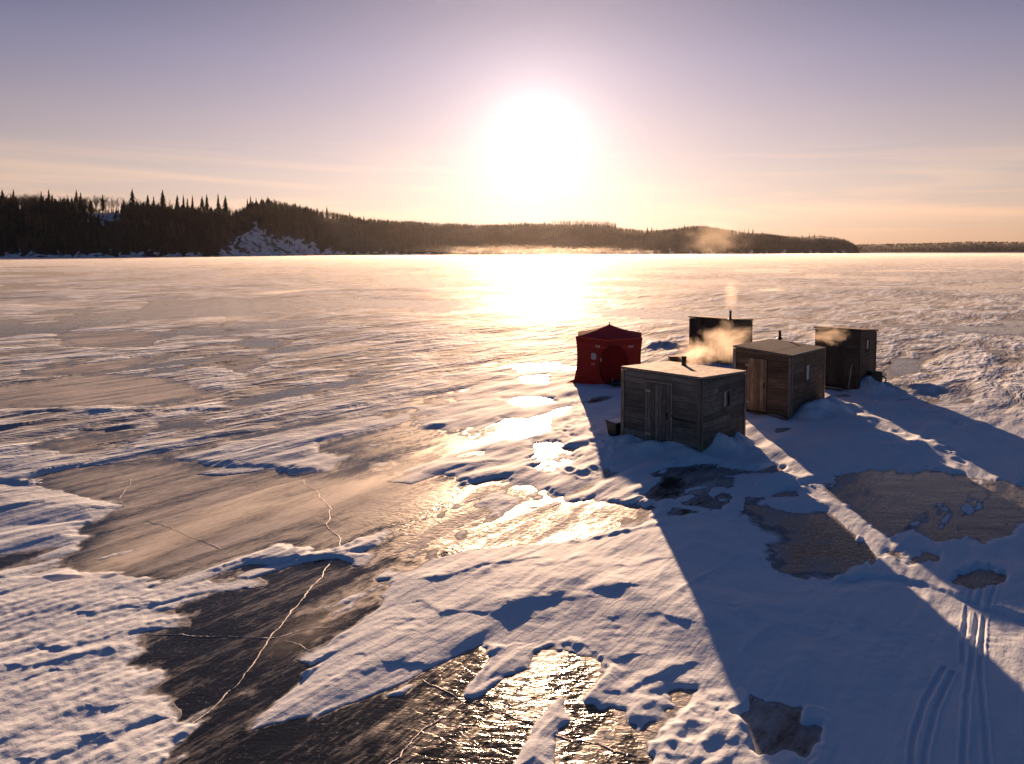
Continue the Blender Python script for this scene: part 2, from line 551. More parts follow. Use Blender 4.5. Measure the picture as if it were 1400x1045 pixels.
SNOW = [  # (outline, softness, height, ramp length)
    ([(345, 997), (450, 893), (472, 866), (520, 830), (545, 785), (640, 752), (790, 742), (905, 718), (960, 702), (1008, 722), (1055, 785),
      (1130, 800), (1190, 790), (1260, 800), (1480, 880), (1600, 1120), (1140, 1120), (1128, 975), (1000, 945), (900, 940), (835, 905),
      (778, 872), (730, 886), (660, 880), (586, 914), (540, 938), (480, 961)], 0.10, 0.11, 1.5),
    ([(641, 952), (668, 905), (700, 880), (735, 878), (722, 912), (690, 926)], 0.08, 0.10, 0.4),
    ([(690, 1060), (723, 994), (751, 966), (767, 954), (782, 986), (755, 1013), (760, 1060)], 0.08, 0.10, 0.4),
    ([(1098, 664), (1135, 676), (1222, 742), (1204, 764), (1146, 712)], 0.12, 0.05, 0.3),
    ([(-80, 815), (0, 800), (90, 780), (190, 792), (175, 830), (80, 850), (-80, 880)], 0.15, 0.12, 0.6),
    ([(-60, 655), (60, 668), (165, 692), (130, 712), (-60, 725)], 0.2, 0.12, 0.7),
]
MOUND = [  # pixel, radius along x / y (m), height
    (905, 618, 1.1, 0.45, 0.26), (870, 606, 0.6, 0.4, 0.22), (990, 617, 0.75, 0.55, 0.36), (1008, 606, 0.4, 0.4, 0.22), (938, 627, 0.5, 0.3, 0.10),
    (1118, 566, 0.9, 0.55, 0.42), (1140, 560, 0.8, 0.7, 0.35), (1105, 572, 0.5, 0.4, 0.25), (1060, 580, 1.5, 0.35, 0.10), (1184, 534, 0.6, 0.5, 0.42), (1200, 538, 0.7, 0.6, 0.26),
    (1190, 602, 0.9, 0.5, 0.22), (1165, 575, 1.4, 1.0, 0.16), (1215, 560, 1.3, 1.0, 0.16), (985, 503, 1.6, 0.7, 0.24), (1020, 508, 1.2, 0.8, 0.3), (1240, 615, 1.3, 0.7, 0.15),
    (1060, 660, 0.8, 0.5, 0.16), (1090, 690, 0.7, 0.4, 0.12), (918, 475, 2.5, 1.6, 0.35), (1240, 530, 2.2, 1.4, 0.22), (820, 536, 1.5, 0.7, 0.10),
    (820, 800, 1.6, 1.1, 0.06), (960, 740, 1.4, 1.2, 0.06), (1000, 850, 1.0, 0.8, 0.07), (1100, 870, 0.9, 0.6, -0.05),
]
CRACK = [
    [(415, 657), (438, 682), (450, 702), (458, 730), (462, 752), (440, 790), (415, 818), (385, 855), (368, 874), (345, 910), (300, 960), (240, 1005), (180, 1045), (120, 1080)],
    [(205, 868), (290, 871), (368, 873), (420, 860), (475, 858)],
    [(388, 876), (415, 885), (442, 903)],
    [(578, 930), (608, 944), (634, 958), (690, 975), (750, 998), (810, 1015), (870, 1033)],
    [(634, 960), (600, 985), (560, 1018), (525, 1050)],
    [(180, 655), (170, 672), (162, 682)],
    [(200, 712), (235, 722), (262, 735), (300, 750)],
    [(570, 715), (620, 690), (680, 675), (720, 668)],
    [(460, 752), (520, 735), (570, 715)],
]
RIDGE = [  # crests carved by the wind: outline, height, width of the near and the far flank
    ([(676, 842), (727, 826), (774, 814), (837, 813)], 0.06, 0.07, 0.40), ([(586, 908), (625, 886), (664, 862), (690, 846)], 0.07, 0.10, 0.45),
    ([(700, 836), (760, 820), (800, 822)], 0.04, 0.05, 0.3), ([(578, 826), (605, 842)], 0.04, 0.05, 0.2), ([(794, 892), (822, 893), (842, 902)], 0.05, 0.06, 0.3),
    ([(89, 888), (151, 869), (194, 861)], 0.06, 0.08, 0.4), ([(-20, 1022), (58, 985), (116, 965)], 0.07, 0.09, 0.4), ([(124, 842), (186, 826)], 0.05, 0.06, 0.3),
    ([(194, 820), (264, 795), (318, 776), (380, 757)], 0.05, 0.06, 0.25), ([(194, 832), (271, 811), (330, 803)], 0.05, 0.06, 0.25), ([(340, 790), (400, 772), (470, 755)], 0.04, 0.05, 0.2),
    ([(-20, 566), (150, 562), (300, 560)], 0.07, 0.12, 0.5), ([(-10, 588), (64, 577)], 0.08, 0.14, 0.5), ([(128, 587), (189, 585)], 0.07, 0.12, 0.4), ([(30, 912), (80, 905), (140, 890)], 0.05, 0.06, 0.3),
    ([(462, 754), (495, 743), (530, 728)], 0.035, 0.05, 0.12), ([(0, 700), (60, 690), (120, 697)], 0.06, 0.08, 0.4), ([(300, 650), (370, 640), (420, 645)], 0.06, 0.1, 0.4),
    ([(560, 660), (620, 640), (660, 632)], 0.06, 0.1, 0.4), ([(850, 948), (885, 928), (930, 915)], 0.045, 0.05, 0.14),
    ([(905, 690), (960, 700)], 0.03, 0.05, 0.2), ([(1020, 840), (1100, 835), (1180, 850), (1230, 880)], 0.04, 0.12, 0.5), ([(980, 800), (1080, 812), (1180, 812)], 0.03, 0.12, 0.5),
    ([(1110, 905), (1180, 930), (1250, 935)], 0.03, 0.1, 0.4),
    ([(430, 905), (500, 872), (560, 850)], 0.035, 0.04, 0.2), ([(500, 900), (560, 872)], 0.03, 0.04, 0.2), ([(600, 795), (660, 775), (720, 768)], 0.05, 0.05, 0.25), ([(740, 780), (800, 765)], 0.04, 0.05, 0.2),
    ([(850, 850), (900, 845), (930, 860)], 0.04, 0.05, 0.25), ([(860, 780), (900, 770)], 0.04, 0.05, 0.2), ([(0, 940), (60, 920)], 0.04, 0.05, 0.25), ([(140, 1010), (200, 985)], 0.05, 0.05, 0.25), ([(60, 1040), (130, 1015)], 0.05, 0.05, 0.25),
]
TRACK = [  # grooves of runners and tracks in the snow on the right
    [(1353, 775), (1338, 830), (1330, 900), (1322, 960), (1316, 1060)],
    [(1338, 790), (1322, 835), (1318, 870), (1316, 910)],
    [(1364, 800), (1345, 850), (1340, 920), (1346, 1000), (1352, 1060)],
    [(1290, 920), (1265, 965), (1250, 1010), (1244, 1060)],
    [(1302, 925), (1282, 970), (1270, 1010), (1262, 1060)],
]


def seg_dist(X, Y, pts):
    d = np.full(X.shape, 1e9, np.float32)
    for (x0, y0), (x1, y1) in zip(pts[:-1], pts[1:]):
        dx, dy = x1 - x0, y1 - y0
        tt = np.clip(((X - x0) * dx + (Y - y0) * dy) / (dx * dx + dy * dy), 0, 1)
        d = np.minimum(d, (X - x0 - tt * dx) ** 2 + (Y - y0 - tt * dy) ** 2)
    return np.sqrt(d)


def poly_sd(X, Y, pts):
    """signed distance, positive inside"""
    d = seg_dist(X, Y, pts + [pts[0]])
    ins = np.zeros(X.shape, bool)
    n = len(pts)
    for i in range(n):
        x0, y0 = pts[i]
        x1, y1 = pts[(i + 1) % n]
        c = ((y0 > Y) != (y1 > Y)) & (X < (x1 - x0) * (Y - y0) / (y1 - y0 + 1e-12) + x0)
        ins ^= c
    return np.where(ins, d, -d)


def near(X, Y, pts, m):
    a = np.array(pts)
    return np.nonzero((X > a[:, 0].min() - m) & (X < a[:, 0].max() + m) & (Y > a[:, 1].min() - m) & (Y < a[:, 1].max() + m))[0]


ws, wc = math.sin(WIND), math.cos(WIND)


def lake_height(X, Y):
    sp = Y * Y / 5376.0 * 1.4                      # spacing of the rows at this distance
    U, Vv = X * ws + Y * wc, X * wc - Y * ws       # along and across the wind

    def o(lu, lv, s, amp):
        w = 1 - sstep(0.25, 0.7, sp / max(lv, 1e-3) / 1.0)
        return amp * w * perlin(U / lu, Vv / lv, s)
    wu, wv_ = perlin(U / 7, Vv / 3, 40) * 0.8, perlin(U / 6, Vv / 2.5, 41) * 0.35
    U = U + wu
    Vv = Vv + wv_
    far = sstep(25, 90, Y)
    farh = 0.075 * perlin(U / 60, Vv / 22, 1) + 0.06 * perlin(X / 34, Y / 34, 2)

    def q(l, s, amp, ax=1.0):
        w = 1 - sstep(0.35, 0.9, sp / l)
        return amp * w * perlin(X / (l * ax), Y / l, s)
    farh = farh + (q(26, 80, 0.22) + q(12, 81, 0.15) + q(6, 82, 0.09) + q(3, 83, 0.05) + q(1.5, 84, 0.022)) * sstep(14, 45, Y)
    midn = o(14, 4.2, 3, 0.060) + o(6, 1.7, 4, 0.050) + o(2.8, 0.75, 5, 0.044) + o(1.3, 0.34, 6, 0.027) + o(1.0, 0.62, 95, 0.020)
    fine = o(0.6, 0.17, 7, 0.010) + o(0.3, 0.12, 8, 0.004) + 0.002 * perlin(X / 0.07, Y / 0.07, 9) * (1 - sstep(10, 16, Y))
    h = 0.036 + 0.020 * far + farh * (0.35 + 1.15 * far) + midn + fine
    stk = o(2.2, 0.60, 90, 0.5) + o(0.9, 0.30, 91, 0.38) + o(0.36, 0.16, 92, 0.24) + o(6, 1.5, 93, 0.6) + 0.12 * perlin(X / 0.11, Y / 0.11, 94) * (1 - sstep(9, 16, Y))
    rag = 0.30 * perlin(U / 1.4, Vv / 0.35, 12) + 0.14 * perlin(U / 0.5, Vv / 0.14, 13) + 0.06 * perlin(X / 0.16, Y / 0.16, 14)
    lump = np.clip(perlin(U / 0.55, Vv / 0.2, 15) * 0.7 + perlin(X / 0.22, Y / 0.16, 16) * 0.5 + perlin(U / 1.7, Vv / 0.5, 17) * 0.7 - 0.18, -0.2, 1)
    dust = np.zeros(X.shape, np.float32)
    # foreground snow is smoother wind-packed, its rough left corner lumpy
    for pts, soft, dep, lum, du in ICE:
        P = [gp(*q) for q in pts]
        i = near(X, Y, P, 2.5)
        if not len(i):
            continue
        sc = min(1.0, soft / 0.16)
        sd = poly_sd(X[i], Y[i], P) + rag[i] * 0.8 * sc
        k = sstep(-soft, soft * 0.6, sd)
        tgt = -0.024 - 0.20 * dep + (0.014 if du > 0.4 and lum < 0.03 else 0.0) + (0.026 + 1.5 * lum) * stk[i] + 0.6 * lum * lump[i]
        h[i] = h[i] * (1 - k) + tgt * k
        dust[i] = np.maximum(dust[i], du * sstep(-0.3, 0.5, sd))
    for pts, soft, hh, L in SNOW:
        P = [gp(*q) for q in pts]
        i = near(X, Y, P, 1.5)
        sd = poly_sd(X[i], Y[i], P) + rag[i] * 0.33
        k = sstep(-soft, soft * 0.5, sd)
        body = 0.012 + hh * (1 - np.exp(-np.maximum(sd, 0) / L))
        Ui, Vi = U[i], Vv[i]
        rel = 0.013 * perlin(Ui / 2.4, Vi / 0.6, 21) + 0.007 * perlin(Ui / 0.8, Vi / 0.26, 22) + 0.010 * np.clip(perlin(X[i] / 0.5, Y[i] / 0.35, 26) - 0.25, 0, 1) + 0.006 * perlin(X[i] / 0.16, Y[i] / 0.12, 28) * sstep(0.0, 0.5, perlin(X[i] / 1.3, Y[i] / 1.1, 29)) + 0.028 * perlin(Ui / 5, Vi / 1.6, 23)
        rel = rel + 0.016 * np.clip(1 - np.abs(perlin(Ui / 3.0, Vi / 0.9, 24)) * 5, 0, 1) * sstep(0.0, 0.4, perlin(Ui / 2, Vi / 1.5, 25))
        body = body + rel * sstep(0, 0.5, sd) + fine[i] * 0.35
        h[i] = h[i] * (1 - k) + body * k
    # the lumpy ground between the ice and the drift at the bottom
    i = near(X, Y, [gp(840, 900), gp(1010, 1060)], 0.6)
    if len(i):
        k = np.exp(-(((X[i] - gp(930, 985)[0]) / 0.75) ** 2 + ((Y[i] - gp(930, 985)[1]) / 0.8) ** 2))
        h[i] += k * (0.055 * stk[i] + 0.05 * lump[i] + 0.03 * perlin(X[i] / 0.3, Y[i] / 0.25, 27) + 0.03)
    i = near(X, Y, [gp(-100, 880), gp(230, 1100)], 2.0)
    if len(i):
        k = sstep(300, 120, 700 + FPX * X[i] / Y[i]) * sstep(14, 11, Y[i])
        h[i] = h[i] * (1 - 0.8 * k) + k * (0.045 * stk[i] + 0.020)  #  + 0.075 * perlin(U[i] / 2.0, Vv[i] / 0.5, 18) + 0.04 * perlin(U[i] / 0.7, Vv[i] / 0.2, 20) + 0.018 * perlin(X[i] / 0.14, Y[i] / 0.11, 19) + 0.028)
    for px, py, rx, ry, hh in MOUND:
        cx, cy = gp(px, py)
        i = near(X, Y, [(cx, cy)], 3 * max(rx, ry))
        if len(i):
            q = ((X[i] - cx) / rx) ** 2 + ((Y[i] - cy) / ry) ** 2
            nz = 1 + 0.45 * perlin(X[i] / 0.5, Y[i] / 0.5, 30) + (0.12 * perlin(X[i] / 0.2, Y[i] / 0.2, 31) if rx < 1 else 0)
            h[i] = np.maximum(h[i], h[i] * 0.5 + 0.0) + hh * np.exp(-q * 1.3) * nz
    # trodden snow: footprints round the huts
    r2 = np.random.default_rng(5)
    paths = [[(820, 560), (815, 590), (840, 640), (800, 655)], [(880, 560), (840, 570), (818, 620)], [(760, 640), (820, 655)], [(800, 545), (770, 600), (740, 650)],
  [(1180, 590), (1260, 600), (1330, 640)], [(1250, 560), (1330, 590)]]
    for path in paths:
        P = [Vector((*gp(*q), 0)) for q in path]
        for a, bq in zip(P[:-1], P[1:]):
            n = max(2, int((bq - a).length / 0.33))
            for j in range(n):
                q = a.lerp(bq, j / n)
                cx, cy = q.x + r2.normal(0, 0.14), q.y + r2.normal(0, 0.14)
                i = near(X, Y, [(cx, cy)], 0.5)
                if len(i):
                    qq = ((X[i] - cx) / 0.13) ** 2 + ((Y[i] - cy) / 0.19) ** 2
                    h[i] = np.where(h[i] > 0.024, np.maximum(0.024, h[i] - 0.022 * np.exp(-qq * qq)), h[i]) + 0.012 * np.exp(-((np.sqrt(qq) - 1.5) ** 2) * 5)
    for tr in TRACK:
        P = [gp(*q) for q in tr]
        i = near(X, Y, P, 0.4)
        if len(i):
            d = seg_dist(X[i] + 0.012 * perlin(X[i] / 0.3, Y[i] / 0.3, 33), Y[i], P)
            w = 0.030
            h[i] = np.where(h[i] > 0.02, np.maximum(0.02, h[i] - 0.020 * np.exp(-(d / w) ** 4)) + 0.010 * np.exp(-((d - 0.05) / 0.016) ** 2), h[i])
    for pts, hh, wn, wf in RIDGE:
        P = [gp(*q) for q in pts]
        i = near(X, Y, P, 1.2)
        if not len(i):
            continue
        dx_ = 0.10 * perlin(X[i] / 0.7, Y[i] / 0.7, 37) + 0.04 * perlin(X[i] / 0.2, Y[i] / 0.2, 38)
        xs, ys_ = X[i] + dx_, Y[i] + dx_
        d = seg_dist(xs, ys_, P)
        a0, a1 = np.array(P[0]), np.array(P[-1])
        nx, ny = -(a1 - a0)[1], (a1 - a0)[0]
        if ny < 0:
            nx, ny = -nx, -ny
        # which side of the crest: find the nearest segment's line
        yl = np.interp(xs, [p_[0] for p_ in sorted(P)], [p_[1] for p_ in sorted(P)])
        w = np.where(ys_ < yl, wn, wf)
        k = np.exp(-(d / w) ** 2)
        m_ = 0.55 + 0.6 * perlin(X[i] / 0.9, Y[i] / 0.9, 39)
        h[i] = np.where(k > 0.08, np.maximum(h[i], 0.008 * k), h[i]) + hh * (0.55 + 0.45 * sstep(14, 20, Y[i])) * k * np.clip(m_, 0.05, 1.2)
    # thin feathered edges where the snow runs out over the ice
    h = np.where(h > 0, h * h / (h + 0.009), h)
    dust = np.maximum(dust, 0.55 * sstep(-0.010, 0.0, h))
    return h, dust


def build_lake():
    left = np.concatenate([-np.geomspace(9000, 70, 34)])
    mid = np.arange(-60, 1461, 1.45)
    right = 1400 + np.geomspace(70, 9000, 34)
    PX = np.concatenate([left, mid, right])
    py = np.arange(1110, HORIZON + 30, -1.35)
    py2 = np.arange(HORIZON + 30, HORIZON + 5.0, -0.5)
    py3 = HORIZON + np.geomspace(5, 1.6, 12)
    Yr = CAM_H * FPX / (np.concatenate([py, py2, py3]) - HORIZON)
    Yr = np.concatenate([[3.0, 5.0], Yr])
    YY, XX = np.meshgrid(Yr, (PX - 700) / FPX, indexing='ij')
    X, Y = (XX * YY).astype(np.float32).ravel(), YY.astype(np.float32).ravel()
    h, dust = lake_height(X, Y)
    nr, nc = len(Yr), len(PX)
    idx = np.arange(nr * nc).reshape(nr, nc)
    F = np.stack([idx[:-1, :-1], idx[:-1, 1:], idx[1:, 1:], idx[1:, :-1]], -1).reshape(-1, 4)
    keep = (h[F] > -0.004).any(1)
    F = F[keep]
    used = np.unique(F)
    re = np.full(nr * nc, -1)
    re[used] = np.arange(len(used))
    V = np.stack([X, Y, h], -1)[used]
    me = np_mesh('snow_cover', V, re[F], snow_mat)
    a = me.attributes.new('thin', 'FLOAT', 'POINT')
    # the thin crusted cover out on the open lake, away from the drifts in front
    rr_ = np.sqrt(((V[:, 0] - 6) / 9) ** 2 + ((V[:, 1] - 14) / 14) ** 2)
    a.data.foreach_set('value', (sstep(0.9, 2.0, rr_) * sstep(12, 24, V[:, 1])).astype(np.float32))
    o = tag(link('snow_cover', me), 'wind packed snow drifts lying over the frozen lake', None, None, 'structure')
    # the ice itself: one wide sheet, with how dusted it is
    s = np.arange(0, nr, 3)
    c = np.arange(0, nc, 3)
    Xi, Yi = X.reshape(nr, nc)[np.ix_(s, c)].ravel(), Y.reshape(nr, nc)[np.ix_(s, c)].ravel()
    di = dust.reshape(nr, nc)[np.ix_(s, c)].ravel()
    nr2, nc2 = len(s), len(c)
    id2 = np.arange(nr2 * nc2).reshape(nr2, nc2)
    F2 = np.stack([id2[:-1, :-1], id2[:-1, 1:], id2[1:, 1:], id2[1:, :-1]], -1).reshape(-1, 4)
    V2 = np.stack([Xi, Yi, np.zeros_like(Xi)], -1)
    # a skirt behind the camera
    b0 = len(V2)
    w0, w1 = V2[id2[0, 0]], V2[id2[0, -1]]
    V2 = np.concatenate([V2, [[w0[0], -60, 0], [w1[0], -60, 0]]])
    F2 = np.concatenate([F2, [[b0, b0 + 1, id2[0, -1], id2[0, 0]]]])
    me = np_mesh('lake_ice', V2, F2, ice_mat)
    a = me.attributes.new('dust', 'FLOAT', 'POINT')
    a.data.foreach_set('value', np.concatenate([di, [0, 0]]).astype(np.float32))
    rip = np.zeros(len(Xi), np.float32)
    for (px_, py_, rx, ry, k) in ((770, 960, 1.9, 1.3, 0.40), (720, 1040, 1.6, 0.8, 0.40), (740, 712, 3.0, 2.2, 0.95), (1100, 740, 1.4, 1.5, 0.35)):
        cx, cy = gp(px_, py_)
        rip = np.maximum(rip, k * np.exp(-(((Xi - cx) / rx) ** 2 + ((Yi - cy) / ry) ** 2) ** 2))
    a = me.attributes.new('ripple', 'FLOAT', 'POINT')
    a.data.foreach_set('value', np.concatenate([rip, [0, 0]]).astype(np.float32))
    ice = tag(link('lake_ice', me), 'dark bare ice of the frozen lake', None, None, 'structure')
    # frost-filled seams in the ice
    rc = np.random.default_rng(21)
    for cr, wd in zip(CRACK, (0.010, 0.008, 0.006, 0.008, 0.007, 0.009, 0.007, 0.009, 0.010)):
        P = [np.array(gp(*q)) for q in cr]
        for it in range(5):
            Q = [P[0]]
            for a_, b_ in zip(P[:-1], P[1:]):
                l = np.linalg.norm(b_ - a_)
                nrm = np.array([-(b_ - a_)[1], (b_ - a_)[0]]) / (l + 1e-9)
                Q += [(a_ + b_) / 2 + nrm * rc.normal(0, 0.055) * l, b_]
            P = Q
        P = np.array(P)
        tg = np.gradient(P, axis=0)
        nn = np.stack([-tg[:, 1], tg[:, 0]], -1) / (np.linalg.norm(tg, axis=1)[:, None] + 1e-9)
        n = len(P)
        lo = np.interp(np.arange(n), np.arange(0, n, 9), rc.uniform(0.2, 1.5, len(range(0, n, 9))))
        e1 = wd * lo * rc.uniform(0.5, 1.3, n)
        e2 = wd * lo * rc.uniform(0.5, 1.3, n)
        Vc = np.concatenate([np.c_[P + nn * e1[:, None], np.full(n, 0.003)], np.c_[P, np.full(n, 0.0065)], np.c_[P - nn * e2[:, None], np.full(n, 0.003)]])
        k = np.arange(n - 1)
        Fc = np.concatenate([np.c_[k, k + 1, k + 1 + n, k + n], np.c_[k + n, k + n + 1, k + 1 + 2 * n, k + 2 * n]])
        link('crack', np_mesh('crack', Vc, Fc[:, ::-1], frost_mat), ice)
    return len(F)


n_snow = build_lake()

# ------------------------------------------------------------------ hills round the lake
CANOPY = [(-400, 262), (-150, 268), (0, 275), (60, 276), (120, 279), (180, 282), (230, 286), (270, 288), (300, 290), (330, 291), (345, 281), (370, 277), (400, 283), (430, 289), (460, 294),
          (480, 298), (500, 301), (540, 304), (600, 307), (660, 309), (700, 308), (760, 307.5), (800, 307.5), (830, 308.5), (850, 313), (880, 316), (900, 316),
          (920, 313.5), (940, 311), (960, 310), (980, 312), (1000, 316), (1020, 319.5), (1045, 320), (1065, 322.5), (1090, 325), (1120, 323), (1140, 325.5), (1155, 328.5),
          (1165, 333), (1172, 340), (1176, 345)]
SHORE = [(-400, 520), (0, 575), (300, 640), (450, 800), (520, 950), (700, 1050), (900, 1180), (1050, 1400), (1180, 1700)]


def interp(tab, x):
    return np.interp(x, [a for a, _ in tab], [b for _, b in tab])


def hill_width(px):
    return np.interp(px, [-400, 300, 600, 1176], [110, 110, 220, 260])


def tree_h(px):
    return np.interp(px, [-400, 300, 500, 700, 1176], [13, 13, 10, 8, 8])


def hill_z(px, s):
    """height of the hill at column px, s = 0 shore, 1 ridge"""
    ys = interp(SHORE, px)
    yr = ys + hill_width(px)
    zr = CAM_H + (HORIZON - interp(CANOPY, px)) / FPX * yr - tree_h(px) * 0.62
    zr = np.maximum(zr, 0.5)
    prof = np.where(s < 0.1, s / 0.1 * 0.05, 0.05 + 0.95 * np.sin(np.clip((s - 0.1) / 0.9, 0, 1) * math.pi / 2) ** 1.15)
    prof = np.where(s > 1, 1 - 0.12 * (s - 1) ** 2, prof)
    z = zr * prof
    z = z + (1 - np.abs(2 * np.clip(s, 0, 1) - 1)) * (perlin(px / 40, s * 3, 50) * 0.16 + perlin(px / 14, s * 6, 51) * 0.07) * zr
    return np.where(s <= 0, -0.5, z)


def hill_mat():
    m, t, p = new_mat('hill_snow')
    pos = N(t, 'ShaderNodeNewGeometry').outputs['Position']
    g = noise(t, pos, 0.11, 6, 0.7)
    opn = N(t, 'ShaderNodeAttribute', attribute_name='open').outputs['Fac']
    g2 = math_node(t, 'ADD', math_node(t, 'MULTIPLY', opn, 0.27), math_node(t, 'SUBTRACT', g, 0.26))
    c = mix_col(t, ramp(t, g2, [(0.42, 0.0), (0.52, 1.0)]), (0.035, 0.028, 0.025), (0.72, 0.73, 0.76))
    t.links.new(c, p.inputs['Base Color'])
    p.inputs['Roughness'].default_value = 0.8
    t.links.new(bump(t, g, 0.6, 3.0), p.inputs['Normal'])
    return m


hm = hill_mat()
pxs = np.arange(-400, 1177, 4.0)
ss = np.concatenate([[0.0], np.linspace(0.005, 1.0, 34), [1.15, 1.35, 1.6, 2.0]])
PXg, Sg = np.meshgrid(pxs, ss, indexing='ij')
Yg = interp(SHORE, PXg) + Sg * hill_width(PXg)
Xg = (PXg - 700) / FPX * Yg
Zg = hill_z(PXg, Sg)
idg = np.arange(PXg.size).reshape(PXg.shape)
Fg = np.stack([idg[:-1, :-1], idg[1:, :-1], idg[1:, 1:], idg[:-1, 1:]], -1).reshape(-1, 4)
hill_me = np_mesh('hillside', np.stack([Xg, Yg, Zg], -1).reshape(-1, 3), Fg, hm)


def in_clearing(px, s, py):
    """open snow on the bluff and in two glades"""
    py = py + perlin(px / 9, py / 9, 77) * 9 + perlin(px / 3.5, py / 5, 78) * 5
    a = (px > 298) & (px < 480) & (py > 5 + np.interp(px, [298, 325, 345, 352, 365, 385, 405, 440, 480], [338, 325, 308, 303, 312, 318, 322, 334, 342]))
    b_ = (px > 122) & (px < 168) & (py > 287) & (py < 306)
    c_ = py > 347
    return a | b_ | c_


ha = hill_me.attributes.new('open', 'FLOAT', 'POINT')
ha.data.foreach_set('value', in_clearing(PXg, Sg, HORIZON - (Zg - CAM_H) / Yg * FPX).astype(np.float32).ravel())
tag(link('hillside', hill_me), 'snowy wooded hills along the far shore of the lake', None, None, 'structure')

# the low far shore on the right
FAR_Y = 2700.0
fx = np.arange(1120, 2300, 6.0)
ftop = np.interp(fx, [1120, 1172, 1190, 1230, 1260, 1300, 1330, 1360, 1400, 1700, 2300], [336, 334, 333.5, 333, 332.5, 331, 330, 330.5, 331, 328, 326])
fs = np.array([0, 0.02, 0.15, 0.3, 0.5, 0.75, 1.0, 1.5])
PXf, Sf = np.meshgrid(fx, fs, indexing='ij')
topf = np.repeat(ftop[:, None], len(fs), 1)
Yf = FAR_Y + Sf * 400
zr = CAM_H + (HORIZON - topf) / FPX * (FAR_Y + 400) - 6
Zf = np.where(Sf <= 0, -0.5, zr * np.sin(np.clip(Sf, 0, 1) * math.pi / 2) * (1 - 0.1 * np.clip(Sf - 1, 0, 1)))
Zf = Zf + perlin(PXf / 18, Sf * 3, 60) * 3 * np.clip(Sf, 0, 1)
idf = np.arange(PXf.size).reshape(PXf.shape)
Ff = np.stack([idf[:-1, :-1], idf[1:, :-1], idf[1:, 1:], idf[:-1, 1:]], -1).reshape(-1, 4)
far_mat = plain('far_wooded_ground', (0.018, 0.018, 0.02), 0.9, 0, 0.5, 0.02)
tag(link('far_shore', np_mesh('far_shore', np.stack([(PXf - 700) / FPX * Yf, Yf, Zf], -1).reshape(-1, 3), Ff, far_mat)), 'low dark wooded far shore beyond the headland', None, None, 'structure')


# ------------------------------------------------------------------ trees
def spruce_proto(seed, tiers, n, height=1.0, width=0.17):
    """unit spruce: drooping ragged tiers; returns crown V, F(tri) and trunk V, F"""
    r = np.random.default_rng(seed)
    V, F = [], []
    for k in range(tiers):
        f = k / tiers
        z0 = 0.10 + 0.84 * f
        rad = width * (1 - f) ** 0.85 * r.uniform(0.75, 1.2) + 0.012
        top = min(1.0, z0 + (0.84 / tiers) * 1.9)
        b = len(V)
        V.append((r.normal(0, .006), r.normal(0, .006), top))
        m = n * 2
        a0 = r.uniform(0, 6.28)
        for j in range(m):
            rr = rad * (r.uniform(0.75, 1.25) if j % 2 == 0 else r.uniform(0.30, 0.5))
            a = a0 + 2 * math.pi * j / m
            V.append((rr * math.cos(a), rr * math.sin(a), z0 - (0.02 if j % 2 == 0 else -0.03) + r.normal(0, .006)))
        for j in range(m):
            F.append((b, b + 1 + j, b + 1 + (j + 1) % m))
    # leader
    b = len(V)
    V += [(0.006, 0, 0.93), (-0.004, 0.005, 0.93), (-0.004, -0.005, 0.93), (0, 0, 1.03)]
    F += [(b, b + 1, b + 3), (b + 1, b + 2, b + 3), (b + 2, b, b + 3)]
    tv, tf = [], []
    for z, q in ((0, 0.016), (0.95, 0.003)):
        for j in range(5):
            tv.append((q * math.cos(j * 1.2566), q * math.sin(j * 1.2566), z))
    for j in range(5):
        a, c = j, (j + 1) % 5
        tf += [(a, c, c + 5), (a, c + 5, a + 5)]
    return np.array(V), np.array(F), np.array(tv), np.array(tf)


def bare_proto(seed, limbs=9, twigs=5):
    r = np.random.default_rng(seed)
    V, F = [], []

    def sliver(p, q, w):
        d = q - p
        a = np.cross(d, r.normal(size=3))
        a = a / (np.linalg.norm(a) + 1e-9) * w
        b2 = np.cross(d, a)
        b2 = b2 / (np.linalg.norm(b2) + 1e-9) * w
        b = len(V)
        V.extend([p + a, p - a * 0.5 + b2 * 0.8, p - a * 0.5 - b2 * 0.8, q])
        F.extend([(b, b + 1, b + 3), (b + 1, b + 2, b + 3), (b + 2, b, b + 3)])
    for k in range(limbs):
        z = r.uniform(0.30, 0.78)
        a = r.uniform(0, 6.28)
        L = r.uniform(0.22, 0.4) * (1.1 - z * 0.5)
        p = np.array([0, 0, z])
        q = p + np.array([math.cos(a) * L * 0.55, math.sin(a) * L * 0.55, L])
        sliver(p, q, 0.008)
        for j in range(twigs):
            s = p + (q - p) * r.uniform(0.3, 1)
            a2 = a + r.normal(0, 1.1)
            l2 = r.uniform(0.10, 0.2)
            sliver(s, s + np.array([math.cos(a2) * l2 * 0.7, math.sin(a2) * l2 * 0.7, l2]), 0.0055)
    tv, tf = [], []
    for z, q in ((0, 0.014), (0.9, 0.003)):
        for j in range(5):
            tv.append((q * math.cos(j * 1.2566), q * math.sin(j * 1.2566), z))
    for j in range(5):
        a, c = j, (j + 1) % 5
        tf += [(a, c, c + 5), (a, c + 5, a + 5)]
    return np.array(V), np.array(F), np.array(tv), np.array(tf)


